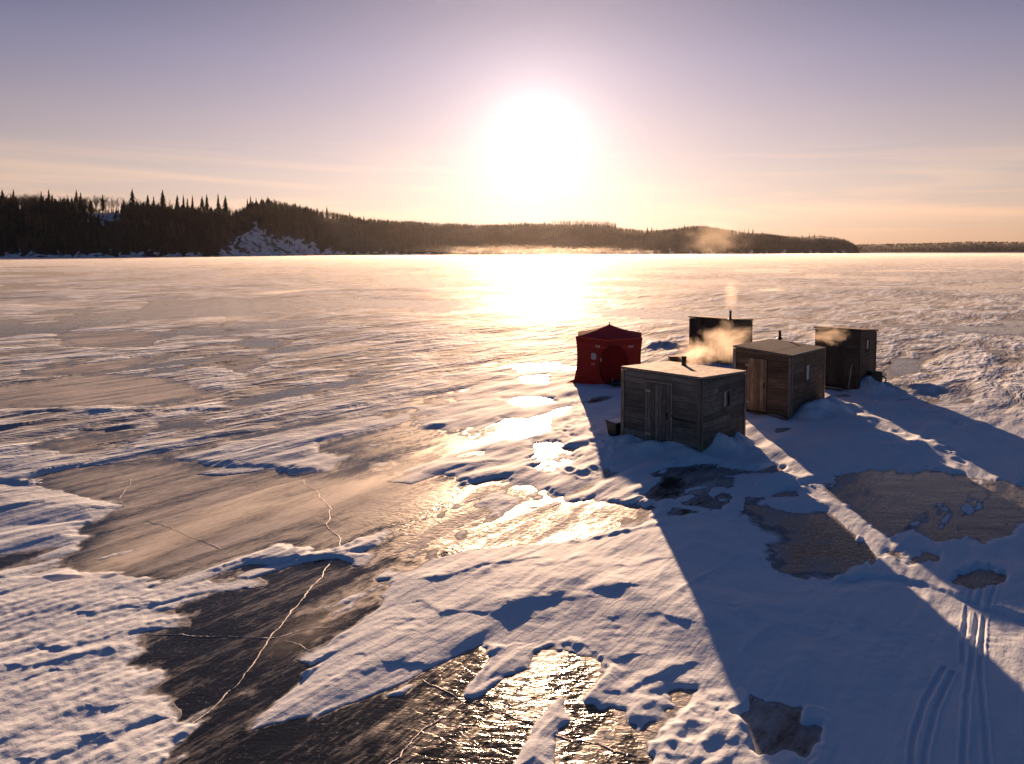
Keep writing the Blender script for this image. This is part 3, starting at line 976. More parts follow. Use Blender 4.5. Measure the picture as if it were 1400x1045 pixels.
def scatter_mesh(name, protos, P, Hs, which, ws_, mats, label):
    """one joined mesh of many trees (far-off wood that reads as one mass)"""
    VV, FF, MI = [], [], []
    base = 0
    ang_ = rng.uniform(0, 6.28, len(P))
    for i in range(len(P)):
        cv, cf, tv, tf = protos[which[i]]
        c, s = math.cos(ang_[i]), math.sin(ang_[i])
        for v, f, mi in ((cv, cf, 0), (tv, tf, 1)):
            w = np.empty_like(v, dtype=np.float64)
            w[:, 0] = (v[:, 0] * c - v[:, 1] * s) * Hs[i] * ws_[i] + P[i, 0]
            w[:, 1] = (v[:, 0] * s + v[:, 1] * c) * Hs[i] * ws_[i] + P[i, 1]
            w[:, 2] = v[:, 2] * Hs[i] + P[i, 2] - 0.3
            VV.append(w)
            FF.append(f + base)
            MI.append(np.full(len(f), mi))
            base += len(v)
    me = np_mesh(name, np.concatenate(VV), np.concatenate(FF), mats, False, np.concatenate(MI))
    return tag(link(name, me), label, None, None, 'stuff')


def hill_points(n, lo, hi, r, smin=0.06, smax=1.25):
    px = r.uniform(lo, hi, n)
    s = r.uniform(smin, smax, n) ** 0.8
    ys = interp(SHORE, px) + s * hill_width(px)
    z = hill_z(px, s)
    py = HORIZON - (z - CAM_H) / ys * FPX
    return px, s, np.stack([(px - 700) / FPX * ys, ys, z], -1), py


r3 = np.random.default_rng(3)
sp_lo = [spruce_proto(100 + i, 6, 4, width=0.19) for i in range(5)]
sp_far = [spruce_proto(140 + i, 4, 3, width=0.17) for i in range(4)]
bare_lo = [bare_proto(200 + i) for i in range(5)]
bare_far = [bare_proto(220 + i, 7, 2) for i in range(4)]
for nm, lo, hi, nn, pr, bp, share in (('spruce_wood', -330, 505, 5200, sp_lo, bare_lo, 0.72), ('spruce_wood', 505, 1174, 8600, sp_far, bare_far, 0.70)):
    px, s, P, py = hill_points(nn, lo, hi, r3)
    sparse = in_clearing(px, s, py)
    keep = ~sparse | (r3.random(nn) < 0.22)
    px, s, P, sparse = px[keep], s[keep], P[keep], sparse[keep]
    Hs = tree_h(px) * r3.uniform(0.6, 1.12, len(px))
    Hs = np.where(sparse, Hs * 0.45, Hs)
    # broad-leaved trees stand in groves
    grove = perlin(px / 60, s * 2.2, 70) + r3.normal(0, 0.18, len(px))
    isb = grove > np.quantile(grove, share)
    place = 'left hill' if lo < 0 else 'hills across the lake'
    scatter_mesh(nm, pr, P[~isb], Hs[~isb], r3.integers(0, len(pr), (~isb).sum()), r3.uniform(0.8, 1.25, (~isb).sum()), [spruce_mat, bark_mat],
                 'dark mass of spruce wood covering the ' + place)
    scatter_mesh('bare_wood', bp, P[isb], Hs[isb] * 0.95, r3.integers(0, len(bp), isb.sum()), r3.uniform(0.9, 1.4, isb.sum()), [twig_mat, bark_mat],
                 'groves of bare brown leafless trees on the ' + place)
# bare trees standing along the skyline
px = np.concatenate([r3.uniform(-200, 240, 150), r3.uniform(690, 842, 170), r3.uniform(560, 690, 50)])
s = r3.uniform(0.96, 1.12, len(px))
ys = interp(SHORE, px) + s * hill_width(px)
P = np.stack([(px - 700) / FPX * ys, ys, hill_z(px, s)], -1)
Hs = np.where(px < 300, r3.uniform(13, 17.5, len(px)), np.where(px > 755, r3.uniform(11, 15, len(px)), r3.uniform(7, 11, len(px))))
scatter_mesh('bare_wood', bare_lo, P, Hs, r3.integers(0, 5, len(px)), r3.uniform(0.8, 1.2, len(px)), [twig_mat, bark_mat],
             'rows of bare leafless trees standing along the hill skylines')
# the far shore's wood
nn = 2600
px = r3.uniform(1125, 1700, nn)
s = r3.uniform(0.05, 1.1, nn)
yf = FAR_Y + s * 400
zt = np.interp(px, fx, ftop)
z = (CAM_H + (HORIZON - zt) / FPX * (FAR_Y + 400) - 6) * np.sin(np.clip(s, 0, 1) * math.pi / 2)
scatter_mesh('spruce_wood', [spruce_proto(170 + i, 2, 3, width=0.3) for i in range(3)], np.stack([(px - 700) / FPX * yf, yf, z], -1), r3.uniform(5, 8.5, nn),
             r3.integers(0, 3, nn), r3.uniform(1.0, 1.8, nn), [spruce_mat, bark_mat], 'low continuous wood on the distant shore at right')

# single spruces that stand out on the skyline: (px, py of the tip, height in m, width, words)
SKY = [
    (3, 257.5, 16, 1.0, 'left'), (18, 257, 16, 0.8, 'left'), (56, 260, 14, 0.9, 'left'), (66.5, 257, 17, 0.75, 'left'), (71, 264, 13, 1.0, 'left'),
    (104, 258, 17, 0.9, 'left'), (110, 262, 14, 1.0, 'left'), (140, 264, 13, 0.9, 'left'), (180.5, 256.5, 21, 1.0, 'left'), (202, 264.5, 16, 1.0, 'left'),
    (210, 267, 14, 0.9, 'left'), (222, 257.5, 21, 1.05, 'left'), (242, 265, 16, 0.95, 'left'), (250.5, 264.5, 16, 0.7, 'left'), (256, 270, 13, 1.0, 'left'),
    (263, 265, 16, 0.6, 'left'), (276, 267, 15, 1.1, 'left'), (282.5, 264, 17, 0.95, 'left'), (298, 263, 18, 0.9, 'left'), (308, 266, 17, 1.1, 'left'),
    (338, 270, 12, 0.6, 'bluff'), (342.5, 266.5, 14, 0.75, 'bluff'), (350, 269, 13, 0.9, 'bluff'), (358, 269, 12, 0.8, 'bluff'), (366, 268, 13, 1.0, 'bluff'),
    (375, 270.5, 12, 0.95, 'bluff'), (381, 273, 11, 0.8, 'bluff'), (389, 274.5, 11, 0.7, 'bluff'), (404, 276, 11, 0.9, 'bluff'), (433, 283, 11, 0.7, 'bluff'),
    (441, 286, 10, 0.9, 'bluff'), (446.8, 281, 14, 0.8, 'bluff'), (478, 289, 12, 0.9, 'bluff'), (497, 294, 11, 0.8, 'bluff'), (511, 295.5, 10, 0.7, 'bluff'), (531, 300, 9, 0.7, 'bluff'),
    (718, 301, 11, 0.8, 'middle'), (744.5, 301, 11, 0.8, 'middle'), (841, 305, 10, 0.6, 'middle'),
    (885, 309, 11, 0.9, 'headland'), (891, 309, 11, 0.8, 'headland'), (897.5, 311.5, 9, 0.7, 'headland'), (936, 306, 11, 1.2, 'headland'), (966, 307, 9, 1.2, 'headland'), (1011, 313.5, 9, 0.7, 'headland'),
    (1017.5, 312.5, 11, 0.6, 'headland'), (1023.5, 311, 13, 0.6, 'headland'), (1029.5, 312, 12, 0.9, 'headland'), (1042, 315.5, 10, 0.9, 'headland'), (1097, 320, 10, 0.7, 'headland'),
    (1106.5, 318.5, 11, 0.7, 'headland'), (1113.5, 319.5, 10, 0.8, 'headland'), (1141, 323.5, 9, 0.8, 'headland'),
]
ORD = ['first', 'second', 'third', 'fourth', 'fifth', 'sixth', 'seventh', 'eighth', 'ninth', 'tenth', 'eleventh', 'twelfth', 'thirteenth', 'fourteenth', 'fifteenth', 'sixteenth', 'seventeenth',
       'eighteenth', 'nineteenth', 'twentieth']
WHERE = {'left': ('spruces on the left ridge skyline', 'dark spruce on the left ridge skyline, %s from the left edge'),
         'bluff': ('spruces above the snowy bluff', 'dark spruce on the skyline running down right from the snowy bluff, %s from left'),
         'middle': ('spruces on the middle hill', 'small spruce rising over bare trees on the hill below the sun, %s from left'),
         'headland': ('spruces on the right headland', 'small dark spruce on the skyline of the right hand headland, %s from left')}
hi_sp = []
for i in range(4):
    cv, cf, tv, tf = spruce_proto(300 + i, 10, 5, width=0.21)
    hi_sp.append((np_mesh('crown', cv, cf, spruce_mat, False), np_mesh('trunk', tv, tf, bark_mat, True)))
cnt = {}
for i, (px, py, hh, wd, reg) in enumerate(SKY):
    k = cnt.get(reg, 0)
    cnt[reg] = k + 1
    Y = float(interp(SHORE, px) + hill_width(px) * 0.99)
    tip = at_dist(px, py, Y)
    zb = float(hill_z(np.array([float(px)]), np.array([0.99]))[0])
    H = max(hh * (Y / 690.0 if reg != 'middle' and reg != 'headland' else Y / 1400.0), tip.z - zb)
    lab = WHERE[reg][1] % ORD[k]
    if (px, reg) in ((180.5, 'left'), (222, 'left')):
        lab = ('tall broad spruce towering over bare trees beside the hillside glade, left ridge' if px < 200 else 'tallest broad spruce on left ridge skyline, right of the bare trees')
    T = thing('spruce_tree', lab, 'tree', (tip.x, Y, tip.z - H * 1.03), rng.uniform(0, 6.28), WHERE[reg][0])
    cm, tm = hi_sp[i % 4]
    for nm, me in (('crown', cm), ('trunk', tm)):
        o = link(nm, me, T)
        o.scale = (H * wd, H * wd, H)

# ------------------------------------------------------------------ huts
_plank_cache = {}


def plank_mesh(L, T, H, mat):
    key = (round(L, 2), round(T, 3), round(H, 3), mat.name)
    if key not in _plank_cache:
        mb = MB().box((0, 0, 0), (round(L, 2), T, H))
        me = bpy.data.meshes.new('plank')
        me.from_pydata(mb.v, [], mb.f)
        me.materials.append(mat)
        bm = bmesh.new()
        bm.from_mesh(me)
        bmesh.ops.bevel(bm, geom=[e for e in bm.edges if abs(e.verts[0].co.x - e.verts[1].co.x) > L * 0.5 or abs(e.verts[0].co.z - e.verts[1].co.z) > H * 0.9], offset=0.004, segments=1, affect='EDGES')
        bm.to_mesh(me)
        bm.free()
        _plank_cache[key] = me
    return _plank_cache[key]


def clad_wall(hut, O, tdir, L, h0, h1, mat, openings, row=0.18, vertical=False, z0=0.06):
    """one wall: a dark backing (the part) with each board a piece on it. h0, h1: heights at both ends"""
    t_ = Vector((*tdir, 0))
    n_ = Vector((tdir[1], -tdir[0], 0))
    rz = math.atan2(tdir[1], tdir[0])
    O = Vector((*O, 0))
    pts = [O, O + t_ * L, O + t_ * L + Vector((0, 0, h1 - 0.02)), O + Vector((0, 0, h0 - 0.02))]
    inn = [p - n_ * 0.03 for p in pts]
    w = MB().add(pts + inn, [(0, 1, 2, 3), (7, 6, 5, 4), (0, 4, 5, 1), (1, 5, 6, 2), (2, 6, 7, 3), (3, 7, 4, 0)]).build('wall', M['inner'], hut)
    hm_ = min(h0, h1)

    def put(a, b_, za, zb, rotz=0):
        if b_ - a < 0.03:
            return
        me = plank_mesh(b_ - a - 0.004, 0.022, zb - za - 0.007, mat)
        o = link('plank', me, w)
        o.location = O + t_ * ((a + b_) / 2) + Vector((0, 0, (za + zb) / 2)) + n_ * (0.013 + random.uniform(0, 0.006))
        o.rotation_euler = (random.uniform(-0.03, 0.0), random.uniform(-0.003, 0.003), rz)

    if vertical:
        n = max(2, int(round(L / row)))
        for i in range(n):
            a, b_ = L * i / n, L * (i + 1) / n
            ht = min(h0 + (h1 - h0) * a / L, h0 + (h1 - h0) * b_ / L) - 0.02
            ops = [q for q in openings if q[0] < (a + b_) / 2 < q[1]]
            if ops:
                q = ops[0]
                if q[2] > z0 + 0.1:
                    put(a, b_, z0, q[2])
                put(a, b_, q[3], ht)
            else:
                put(a, b_, z0, ht)
    else:
        n = int(round((hm_ - z0) / row))
        rh = (hm_ - 0.012 - z0) / n
        for i in range(n):
            za, zb = z0 + i * rh, z0 + (i + 1) * rh
            cuts = sorted((q[0], q[1]) for q in openings if q[2] < (za + zb) / 2 < q[3])
            x = 0.0
            for a, b_ in cuts:
                put(x, a, za, zb)
                x = b_
            # long runs are butted from two boards
            if not cuts and L > 2.2 and random.random() < 0.55:
                m = L * random.uniform(0.3, 0.7)
                put(x, m, za, zb)
                x = m
            put(x, L, za, zb)
        if abs(h1 - h0) > 0.03:
            a = O + n_ * 0.004
            q = [a + Vector((0, 0, hm_ - 0.01)), a + t_ * L + Vector((0, 0, hm_ - 0.01)), a + t_ * L + Vector((0, 0, h1 - 0.025)), a + Vector((0, 0, h0 - 0.025))]
            if h0 > h1:
                q[2] = q[1] + Vector((0, 0, 0.01))
            else:
                q[3] = q[0] + Vector((0, 0, 0.01))
            r_ = [p + n_ * 0.02 for p in q]
            MB().add(q + r_, [(3, 2, 1, 0), (4, 5, 6, 7), (0, 1, 5, 4), (1, 2, 6, 5), (2, 3, 7, 6), (3, 0, 4, 7)]).build('plank', mat, w)
    return w, O, t_, n_, rz


def add_door(hut, O, t_, n_, rz, a, b_, z0, z1, mat, trim, hinge_left=True, pale=True, frame=True):
    """a door of upright boards; a is measured along the wall"""
    if frame:
        fr = MB()
        W_ = 0.06
        for (x0, x1, za, zb) in ((a - W_, a, z0, z1 + W_), (b_, b_ + W_, z0, z1 + W_), (a, b_, z1, z1 + W_)):
            c = O + t_ * ((x0 + x1) / 2) + n_ * 0.034 + Vector((0, 0, (za + zb) / 2))
            fr.box(c, (x1 - x0, 0.034, zb - za), Matrix.Rotation(rz, 3, 'Z'))
        fr.build('door_frame', trim, hut)
    c = O + t_ * ((a + b_) / 2) + n_ * 0.02 + Vector((0, 0, (z0 + z1) / 2))
    d = MB().box((0, 0, 0), (b_ - a - 0.01, 0.03, z1 - z0 - 0.01)).build('door', M['inner'], hut, c, (0, 0, rz))
    n = 6
    wdt = (b_ - a - 0.02) / n
    for i in range(n):
        me = plank_mesh(wdt - 0.006, 0.02, z1 - z0 - 0.02, mat)
        link('plank', me, d, (-(b_ - a) / 2 + 0.01 + wdt * (i + 0.5), -0.026 - random.uniform(0, 0.004), random.uniform(-0.004, 0.004)))
    s = -1 if hinge_left else 1
    hx = s * ((b_ - a) / 2 - 0.02)
    for z in (0.36, -0.34):
        h = MB()
        h.box((hx - s * 0.02, -0.047, z * (z1 - z0)), (0.16, 0.014, 0.05)).tube([(hx + s * 0.055, -0.05, z * (z1 - z0) - 0.05), (hx + s * 0.055, -0.05, z * (z1 - z0) + 0.05)], 0.014, 8)
        h.build('hinge', M['pale_iron'] if pale else M['iron'], d)
    k = MB()
    kx = -s * ((b_ - a) / 2 - 0.09)
    k.tube([(kx, -0.04, -0.06), (kx, -0.085, -0.05), (kx, -0.09, 0.05), (kx, -0.04, 0.07)], 0.011, 8)
    k.box((kx, -0.042, 0.0), (0.045, 0.012, 0.2))
    k.build('handle', M['iron'], d)
    return d


def add_window(hut, O, t_, n_, rz, a, b_, z0, z1, trim, panes):
    fr = MB()
    W_ = 0.045
    Rm = Matrix.Rotation(rz, 3, 'Z')
    for (x0, x1, za, zb) in ((a - W_, a, z0 - W_, z1 + W_), (b_, b_ + W_, z0 - W_, z1 + W_), (a, b_, z1, z1 + W_), (a, b_, z0 - W_, z0)):
        fr.box(O + t_ * ((x0 + x1) / 2) + n_ * 0.036 + Vector((0, 0, (za + zb) / 2)), (x1 - x0, 0.04, zb - za), Rm)
    n = len(panes)
    for i in range(1, n):
        x = a + (b_ - a) * i / n
        fr.box(O + t_ * x + n_ * 0.03 + Vector((0, 0, (z0 + z1) / 2)), (0.022, 0.026, z1 - z0), Rm)
    f = fr.build('window', trim, hut)
    MB().box(O + t_ * ((a + b_) / 2) + n_ * 0.062 + Vector((0, 0, z0 - W_ - 0.008)), (b_ - a + 0.13, 0.07, 0.02), Rm).build('sill', trim, f)
    for i, m in enumerate(panes):
        x0, x1 = a + (b_ - a) * i / n, a + (b_ - a) * (i + 1) / n
        MB().box(O + t_ * ((x0 + x1) / 2) + n_ * 0.014 + Vector((0, 0, (z0 + z1) / 2)), (x1 - x0 - 0.004, 0.008, z1 - z0 - 0.002), Rm).build('pane', m, f)


def make_hut(label, B, rz, D, W, hf, hb, mats, door, window, roof, pipe, vertical_front=False, row=0.18, over=0.05, door_kw={}, z=0.02, side=0.0):
    """origin at the near corner; x runs along the side wall, y along the front wall"""
    wood_, doorm, trim = mats
    hut = thing('ice_hut', label, 'hut', (B[0], B[1], z), rz, 'weathered ice fishing huts')
    oD = [(door[0], door[1], -1, door[3])] if door else []
    oW = [(window[0], window[1], window[2], window[3])] if window else []
    # front wall: runs from A (y=W) to B (y=0), outside is -x
    fw = clad_wall(hut, (0, W), (0, -1), W, hf + side, hf, wood_, oD, row, vertical_front)
    sw = clad_wall(hut, (0, 0), (1, 0), D, hf, hb, wood_, oW, row)
    clad_wall(hut, (D, 0), (0, 1), W, hb, hb + side, wood_, [], row)
    clad_wall(hut, (D, W), (-1, 0), D, hb + side, hf + side, wood_, [], row)
    # skids and sill below
    for y in (0.1, W - 0.1):
        MB().box((D / 2, y, 0.0), (D + 0.3, 0.1, 0.11)).build('skid', M['dark_wood'], hut)
    MB().box((D / 2, W / 2, 0.09), (D - 0.06, W - 0.06, 0.03)).build('floor', M['inner'], hut)
    # corner boards
    for (x, y, hh) in ((0, 0, hf), (0, W, hf + side), (D, 0, hb), (D, W, hb + side)):
        sx, sy = (-1 if x == 0 else 1), (-1 if y == 0 else 1)
        m = MB()
        m.box((x + sx * 0.048, y - sy * 0.018, hh / 2 + 0.02), (0.018, 0.085, hh - 0.09))
        m.box((x - sx * 0.0, y + sy * 0.048, hh / 2 + 0.02), (0.078, 0.018, hh - 0.09))
        m.build('corner_board', trim, hut)
    if door:
        add_door(hut, *fw[1:], *door, doorm, trim, **door_kw)
    if window:
        add_window(hut, *sw[1:], *window[:4], trim, window[4])
    # roof, sloping back
    ox = over
    x0, x1, y0, y1 = -ox - 0.05, D + ox + 0.05, -ox - 0.05, W + ox + 0.05
    sl = (hb - hf) / D

    def rz_(x, y):
        return hf + sl * x + side * y / W
    T = 0.05
    P = [(x0, y0, rz_(x0, y0)), (x1, y0, rz_(x1, y0)), (x1, y1, rz_(x1, y1)), (x0, y1, rz_(x0, y1))]
    Q = [(a, b_, c + T) for a, b_, c in P]
    rf = MB().add(P + Q, [(3, 2, 1, 0), (4, 5, 6, 7), (0, 1, 5, 4), (1, 2, 6, 5), (2, 3, 7, 6), (3, 0, 4, 7)]).build('roof', trim if roof[0] != M['dark_roof'] else M['dark_roof'], hut)
    ns = roof[1]
    for i in range(ns):
        ya, yb = y0 - 0.015 + (y1 - y0 + 0.03) * i / ns + 0.004, y0 - 0.015 + (y1 - y0 + 0.03) * (i + 1) / ns - 0.004
        za = T + 0.003 + (i % 2) * 0.003
        P = [(xx, yy, rz_(xx, yy) + za) for xx, yy in ((x0 - 0.015, ya), (x1 + 0.015, ya), (x1 + 0.015, yb), (x0 - 0.015, yb))]
        Q = [(a, b_, c + 0.016) for a, b_, c in P]
        MB().add(P + Q, [(3, 2, 1, 0), (4, 5, 6, 7), (0, 1, 5, 4), (1, 2, 6, 5), (2, 3, 7, 6), (3, 0, 4, 7)]).build('roof_sheet', roof[0], rf)
    if pipe:
        wx, wy = gp(pipe[0], pipe[1], pipe[2])
        dx, dy = wx - B[0], wy - B[1]
        c, s = math.cos(-rz), math.sin(-rz)
        lx, ly = dx * c - dy * s, dx * s + dy * c
        zt = rz_(lx, ly) + T
        m = MB().tube([(lx, ly, zt - 0.15), (lx, ly, zt + pipe[3])], pipe[4], 14)
        ch = m.build('chimney', pipe[5], hut, smooth=False)
        MB().tube([(lx, ly, zt + pipe[3] - 0.03), (lx, ly, zt + pipe[3] + 0.004)], pipe[4] + 0.012, 14).build('rim', pipe[5], ch)
        MB().tube([(lx, ly, zt - 0.02), (lx, ly, zt + 0.045)], [pipe[4] + 0.07, pipe[4] + 0.015], 14).build('flashing', M['iron'], ch)
        return hut, Matrix.Translation((B[0], B[1], z)) @ Matrix.Rotation(rz, 4, 'Z') @ Vector((lx, ly, zt + pipe[3]))
    return hut, None


grey = (M['grey_wood'], M['grey_door'], M['trim'])
brown = (M['brown_wood'], M['brown_door'], M['trim'])
dark = (M['dark_wood'], M['dark_door'], M['dark_wood'])
black = (M['black_wood'], M['dark_door'], M['dark_wood'])

hut1, top1 = make_hut('nearest grey board hut with almost flat frosted roof and short black stovepipe', gp(957, 627), R(46.5), 2.58, 2.50, 2.13, 1.98, grey,
                      (0.86, 1.60, 0.10, 1.86), (1.26, 1.60, 1.17, 1.60, [M['bright_glass'], M['glass']]), (M['ply_roof'], 2), (935, 499, 2.12, 0.30, 0.07, M['pipe']), over=-0.01)
hut2, top2 = make_hut('brown board hut with pale plank door behind the nearest hut, sloping roof and rusty pipe', gp(1080, 574.5), R(49.5), 3.45, 1.92, 2.08, 1.98, brown,
                      (0.46, 1.15, 0.12, 1.93), (1.42, 1.80, 1.05, 1.62, [M['bright_glass']]), (M['felt_roof'], 3), (1066, 466, 2.06, 0.30, 0.05, M['rust_pipe']), over=0.0,
                      door_kw=dict(frame=False), side=0.14)
hut3, _ = make_hut('tall dark board hut farthest right with a small pale side window', gp(1173, 536.5), R(51), 2.75, 1.60, 2.42, 2.18, dark,
                   (0.40, 1.08, 0.16, 2.0), (1.05, 1.50, 1.55, 1.95, [M['bright_glass']]), (M['dark_roof'], 2), None, over=0.05, door_kw=dict(pale=False))
hut4, top4 = make_hut('rearmost dark upright board hut behind drifting smoke with tall thin stovepipe', gp(998, 506.5), R(48), 2.30, 2.05, 2.33, 2.16, black,
                      None, None, (M['dark_roof'], 2), (998.5, 438.5, 2.38, 0.42, 0.05, M['pipe']), vertical_front=True, over=0.03)
# dark gap line right of the near hut's door, put in as a bar
MB().tube([(-0.055, 0.86, 1.02), (-0.06, 0.80, 0.96), (-0.06, 0.12, 0.93)], 0.014, 8).build('gap_bar', M['iron'], hut1)

# ------------------------------------------------------------------ tent
def make_tent():
    cx, cy = 4.17, 29.95
    T = thing('ice_tent', 'red pop up ice fishing tent with round zipped door behind the nearest hut', 'tent', (cx, cy, 0.05), R(-9))
    Ht = 1.96     # eaves
    peak = 2.40

    def ring(t_, n=40):
        w = 1.42 - 0.34 * t_ * (1 - t_) - 0.04 * t_
        if t_ < 0.5:
            w += 0.06 * (1 - 2 * t_) ** 2
        bulge = 0.14 + 0.30 * math.sin(math.pi * min(1, t_ * 0.9 + 0.05))
        drop = 0.13 * t_ ** 3
        out = []
        per = n // 4
        for side in range(4):
            a = side * math.pi / 2
            bl = bulge if side % 2 == 0 else -0.03
            for k in range(per):
                u = -1 + 2 * k / per
                tri = 1 - abs(u)
                y = -(w + bl * (tri - 0.12 * math.sin(math.pi * tri)))
                x = u * w
                z = Ht * t_ - drop * tri
                px_, py_ = x * math.cos(a) - y * math.sin(a), x * math.sin(a) + y * math.cos(a)
                out.append((px_, py_ * 0.68, z))
        return out
    nT, nR = 14, 40
    V, F = [], []
    for i in range(nT + 1):
        V += ring(i / nT, nR)
    for i in range(nT):
        for k in range(nR):
            F.append((i * nR + k, i * nR + (k + 1) % nR, (i + 1) * nR + (k + 1) % nR, (i + 1) * nR + k))
    m = MB()
    m.add(V, F)
    m.build('wall', M['red_cloth'], T)
    # roof
    top = ring(1.0, nR)
    V = []
    nn_ = 7
    for i in range(nn_):
        f = i / nn_
        for (x, y, z) in top:
            sag = -0.06 * math.sin(math.pi * f)
            V.append((x * (1 - f) * 1.005, y * (1 - f) * 1.005, z + (peak - z) * f + sag + 0.006))
    V.append((0, 0, peak))
    F = []
    for i in range(nn_ - 1):
        for k in range(nR):
            F.append((i * nR + k, i * nR + (k + 1) % nR, (i + 1) * nR + (k + 1) % nR, (i + 1) * nR + k))
    for k in range(nR):
        F.append(((nn_ - 1) * nR + k, (nn_ - 1) * nR + (k + 1) % nR, len(V) - 1))
    MB().add(V, F).build('roof', M['roof_cloth'], T)
    MB().tube([(0, 0, peak - 0.02), (0, 0, peak + 0.04), (0, 0, peak + 0.11)], [0.03, 0.018, 0.022], 8).build('finial', M['iron'], T)

    def on_front(u, t_, off=0.0):
        w = 1.42 - 0.34 * t_ * (1 - t_) - 0.04 * t_
        if t_ < 0.5:
            w += 0.06 * (1 - 2 * t_) ** 2
        bulge = 0.14 + 0.30 * math.sin(math.pi * min(1, t_ * 0.9 + 0.05))
        drop = 0.13 * t_ ** 3
        tri = 1 - abs(u)
        y = -(w + bulge * (tri - 0.12 * math.sin(math.pi * tri)))
        return Vector((u * w, y * 0.68 - off, Ht * t_ - drop * tri))

    def disc(uc, tc, ru, rt, off, n=36, p=2.4, flat=None):
        pts = []
        for k in range(n):
            a = 2 * math.pi * k / n
            c, s = math.cos(a), math.sin(a)
            r_ = (abs(c) ** p + abs(s) ** p) ** (-1 / p)
            pts.append((uc + ru * r_ * c, tc + rt * r_ * s))
        return pts

    def patch(name, uc, tc, ru, rt, off, mat, parent=T, p=2.4):
        edge = disc(uc, tc, ru, rt, off, 36, p)
        V, F = [], []
        rings = 6
        for i in range(1, rings + 1):
            for (u, t_) in edge:
                V.append(on_front(uc + (u - uc) * i / rings, max(0.015, tc + (t_ - tc) * i / rings), off))
        V.append(on_front(uc, tc, off))
        for i in range(rings - 1):
            for k in range(36):
                F.append((i * 36 + k, i * 36 + (k + 1) % 36, (i + 1) * 36 + (k + 1) % 36, (i + 1) * 36 + k))
        for k in range(36):
            F.append((k, (k + 1) % 36, len(V) - 1))
        return MB().add(V, F).build(name, mat, parent), edge
    # seams over the poles
    for u in (-1.0, 0.0, 1.0):
        MB().tube([on_front(u * 0.995, k / 10, 0.006) for k in range(11)], 0.009, 5).build('seam', M['zip'], T)
    for (u0, t0, u1, t1) in ((-1, 0, 0, 0.5), (-1, 1, 0, 0.5)):
        MB().tube([on_front(u0 + (u1 - u0) * k / 8 * 0.8, t0 + (t1 - t0) * k / 8 * 0.8, 0.004) for k in range(9)], 0.006, 5).build('seam', M['door_cloth'], T)
    d, edge = patch('door', 0.16, 0.42, 0.44, 0.44, 0.022, M['door_cloth'], p=2.2)
    pts = [on_front(u, max(0.015, t_), 0.03) for u, t_ in edge]
    MB().tube(pts + [pts[0]], 0.014, 6).build('zip', M['zip'], d)
    # light through the door's slit on the left, painted as a pale triangle
    V = [on_front(-0.262, 0.54, .036), on_front(-0.225, 0.60, .036), on_front(-0.222, 0.47, .036)]
    MB().add(V, [(0, 1, 2)]).build('slit_light', M['print'], d)
    patch('window', -0.47, 0.60, 0.085, 0.075, 0.022, M['clear_film'], p=3)
    V = [on_front(0.06, 0.035, .05), on_front(0.19, 0.035, .05), on_front(0.115, 0.16, .05)]
    MB().add(V, [(0, 1, 2)]).build('vent_flap', M['clear_film'], T)
    # small pale prints on the cloth, too small to read
    for (u0, t0, n, w_, hh) in ((-0.40, 0.80, 3, 0.05, 0.055), (0.60, 0.80, 4, 0.045, 0.05), (-0.53, 0.41, 2, 0.05, 0.035), (0.80, 0.42, 2, 0.05, 0.03)):
        for j in range(n):
            u = u0 + j * w_
            mk = MB()
            q = [on_front(u, t0, .012), on_front(u + w_ * 0.62, t0, .012), on_front(u + w_ * 0.62, t0 + hh, .012), on_front(u, t0 + hh, .012)]

            def bar(a, b_, c, e):
                P = lambda s_, r_: q[0].lerp(q[1], s_).lerp(q[3].lerp(q[2], s_), r_)
                mk.add([P(a, c), P(b_, c), P(b_, e), P(a, e)], [(0, 1, 2, 3)])
            bar(0, 0.3, 0, 1)
            bar(0.3, 1, 0.78, 1)
            if j % 2 == 0:
                bar(0.3, 0.85, 0.4, 0.6)
            if j % 3:
                bar(0.72, 1, 0, 0.78)
            mk.build('lettering', M['print'], T)
    # skirt pegged out at the left
    mk = MB()
    mk.add([(-1.46, -1.0, 0.02), (-1.78, -0.96, 0.0), (-1.66, -0.72, 0.03), (-1.42, -0.68, 0.12)], [(0, 1, 2, 3)])
    mk.build('skirt', M['red_cloth'], T)


make_tent()

# ------------------------------------------------------------------ things beside the huts
# black tub by the near hut
x, y = gp(845, 600)
tb = thing('storage_tub', 'black plastic tub with snow on its lid beside nearest hut', 'tub', (x, y + 0.1, 0.08), R(30))
m = MB()
V = []
for z, s in ((0, 0.19), (0.40, 0.24)):
    V += [(-s * 1.1, -s, z), (s * 1.1, -s, z), (s * 1.1, s, z), (-s * 1.1, s, z)]
m.add(V, [(3, 2, 1, 0), (4, 5, 6, 7), (0, 1, 5, 4), (1, 2, 6, 5), (2, 3, 7, 6), (3, 0, 4, 7)])
m.build('body', M['black_plastic'], tb, bevel=0.012)
MB().box((0, 0, 0.42), (0.58, 0.53, 0.045)).build('lid', M['black_plastic'], tb, bevel=0.01)
MB().tube([(0.0, -0.25, 0.30), (0.0, -0.29, 0.27), (0.14, -0.29, 0.27), (0.14, -0.25, 0.30)], 0.012, 6).build('handle', M['black_plastic'], tb)
sn = MB()
V, F = [], []
for i in range(7):
    for j in range(7):
        u, v = i / 6 * 2 - 1, j / 6 * 2 - 1
        V.append((u * 0.25, v * 0.22, 0.444 + 0.05 * (1 - u * u) * (1 - v * v) * random.uniform(0.6, 1.1)))
for i in range(6):
    for j in range(6):
        F.append((i * 7 + j, (i + 1) * 7 + j, (i + 1) * 7 + j + 1, i * 7 + j + 1))
sn.add(V, F).build('snow_cap', M['snowpack'], tb, smooth=True)

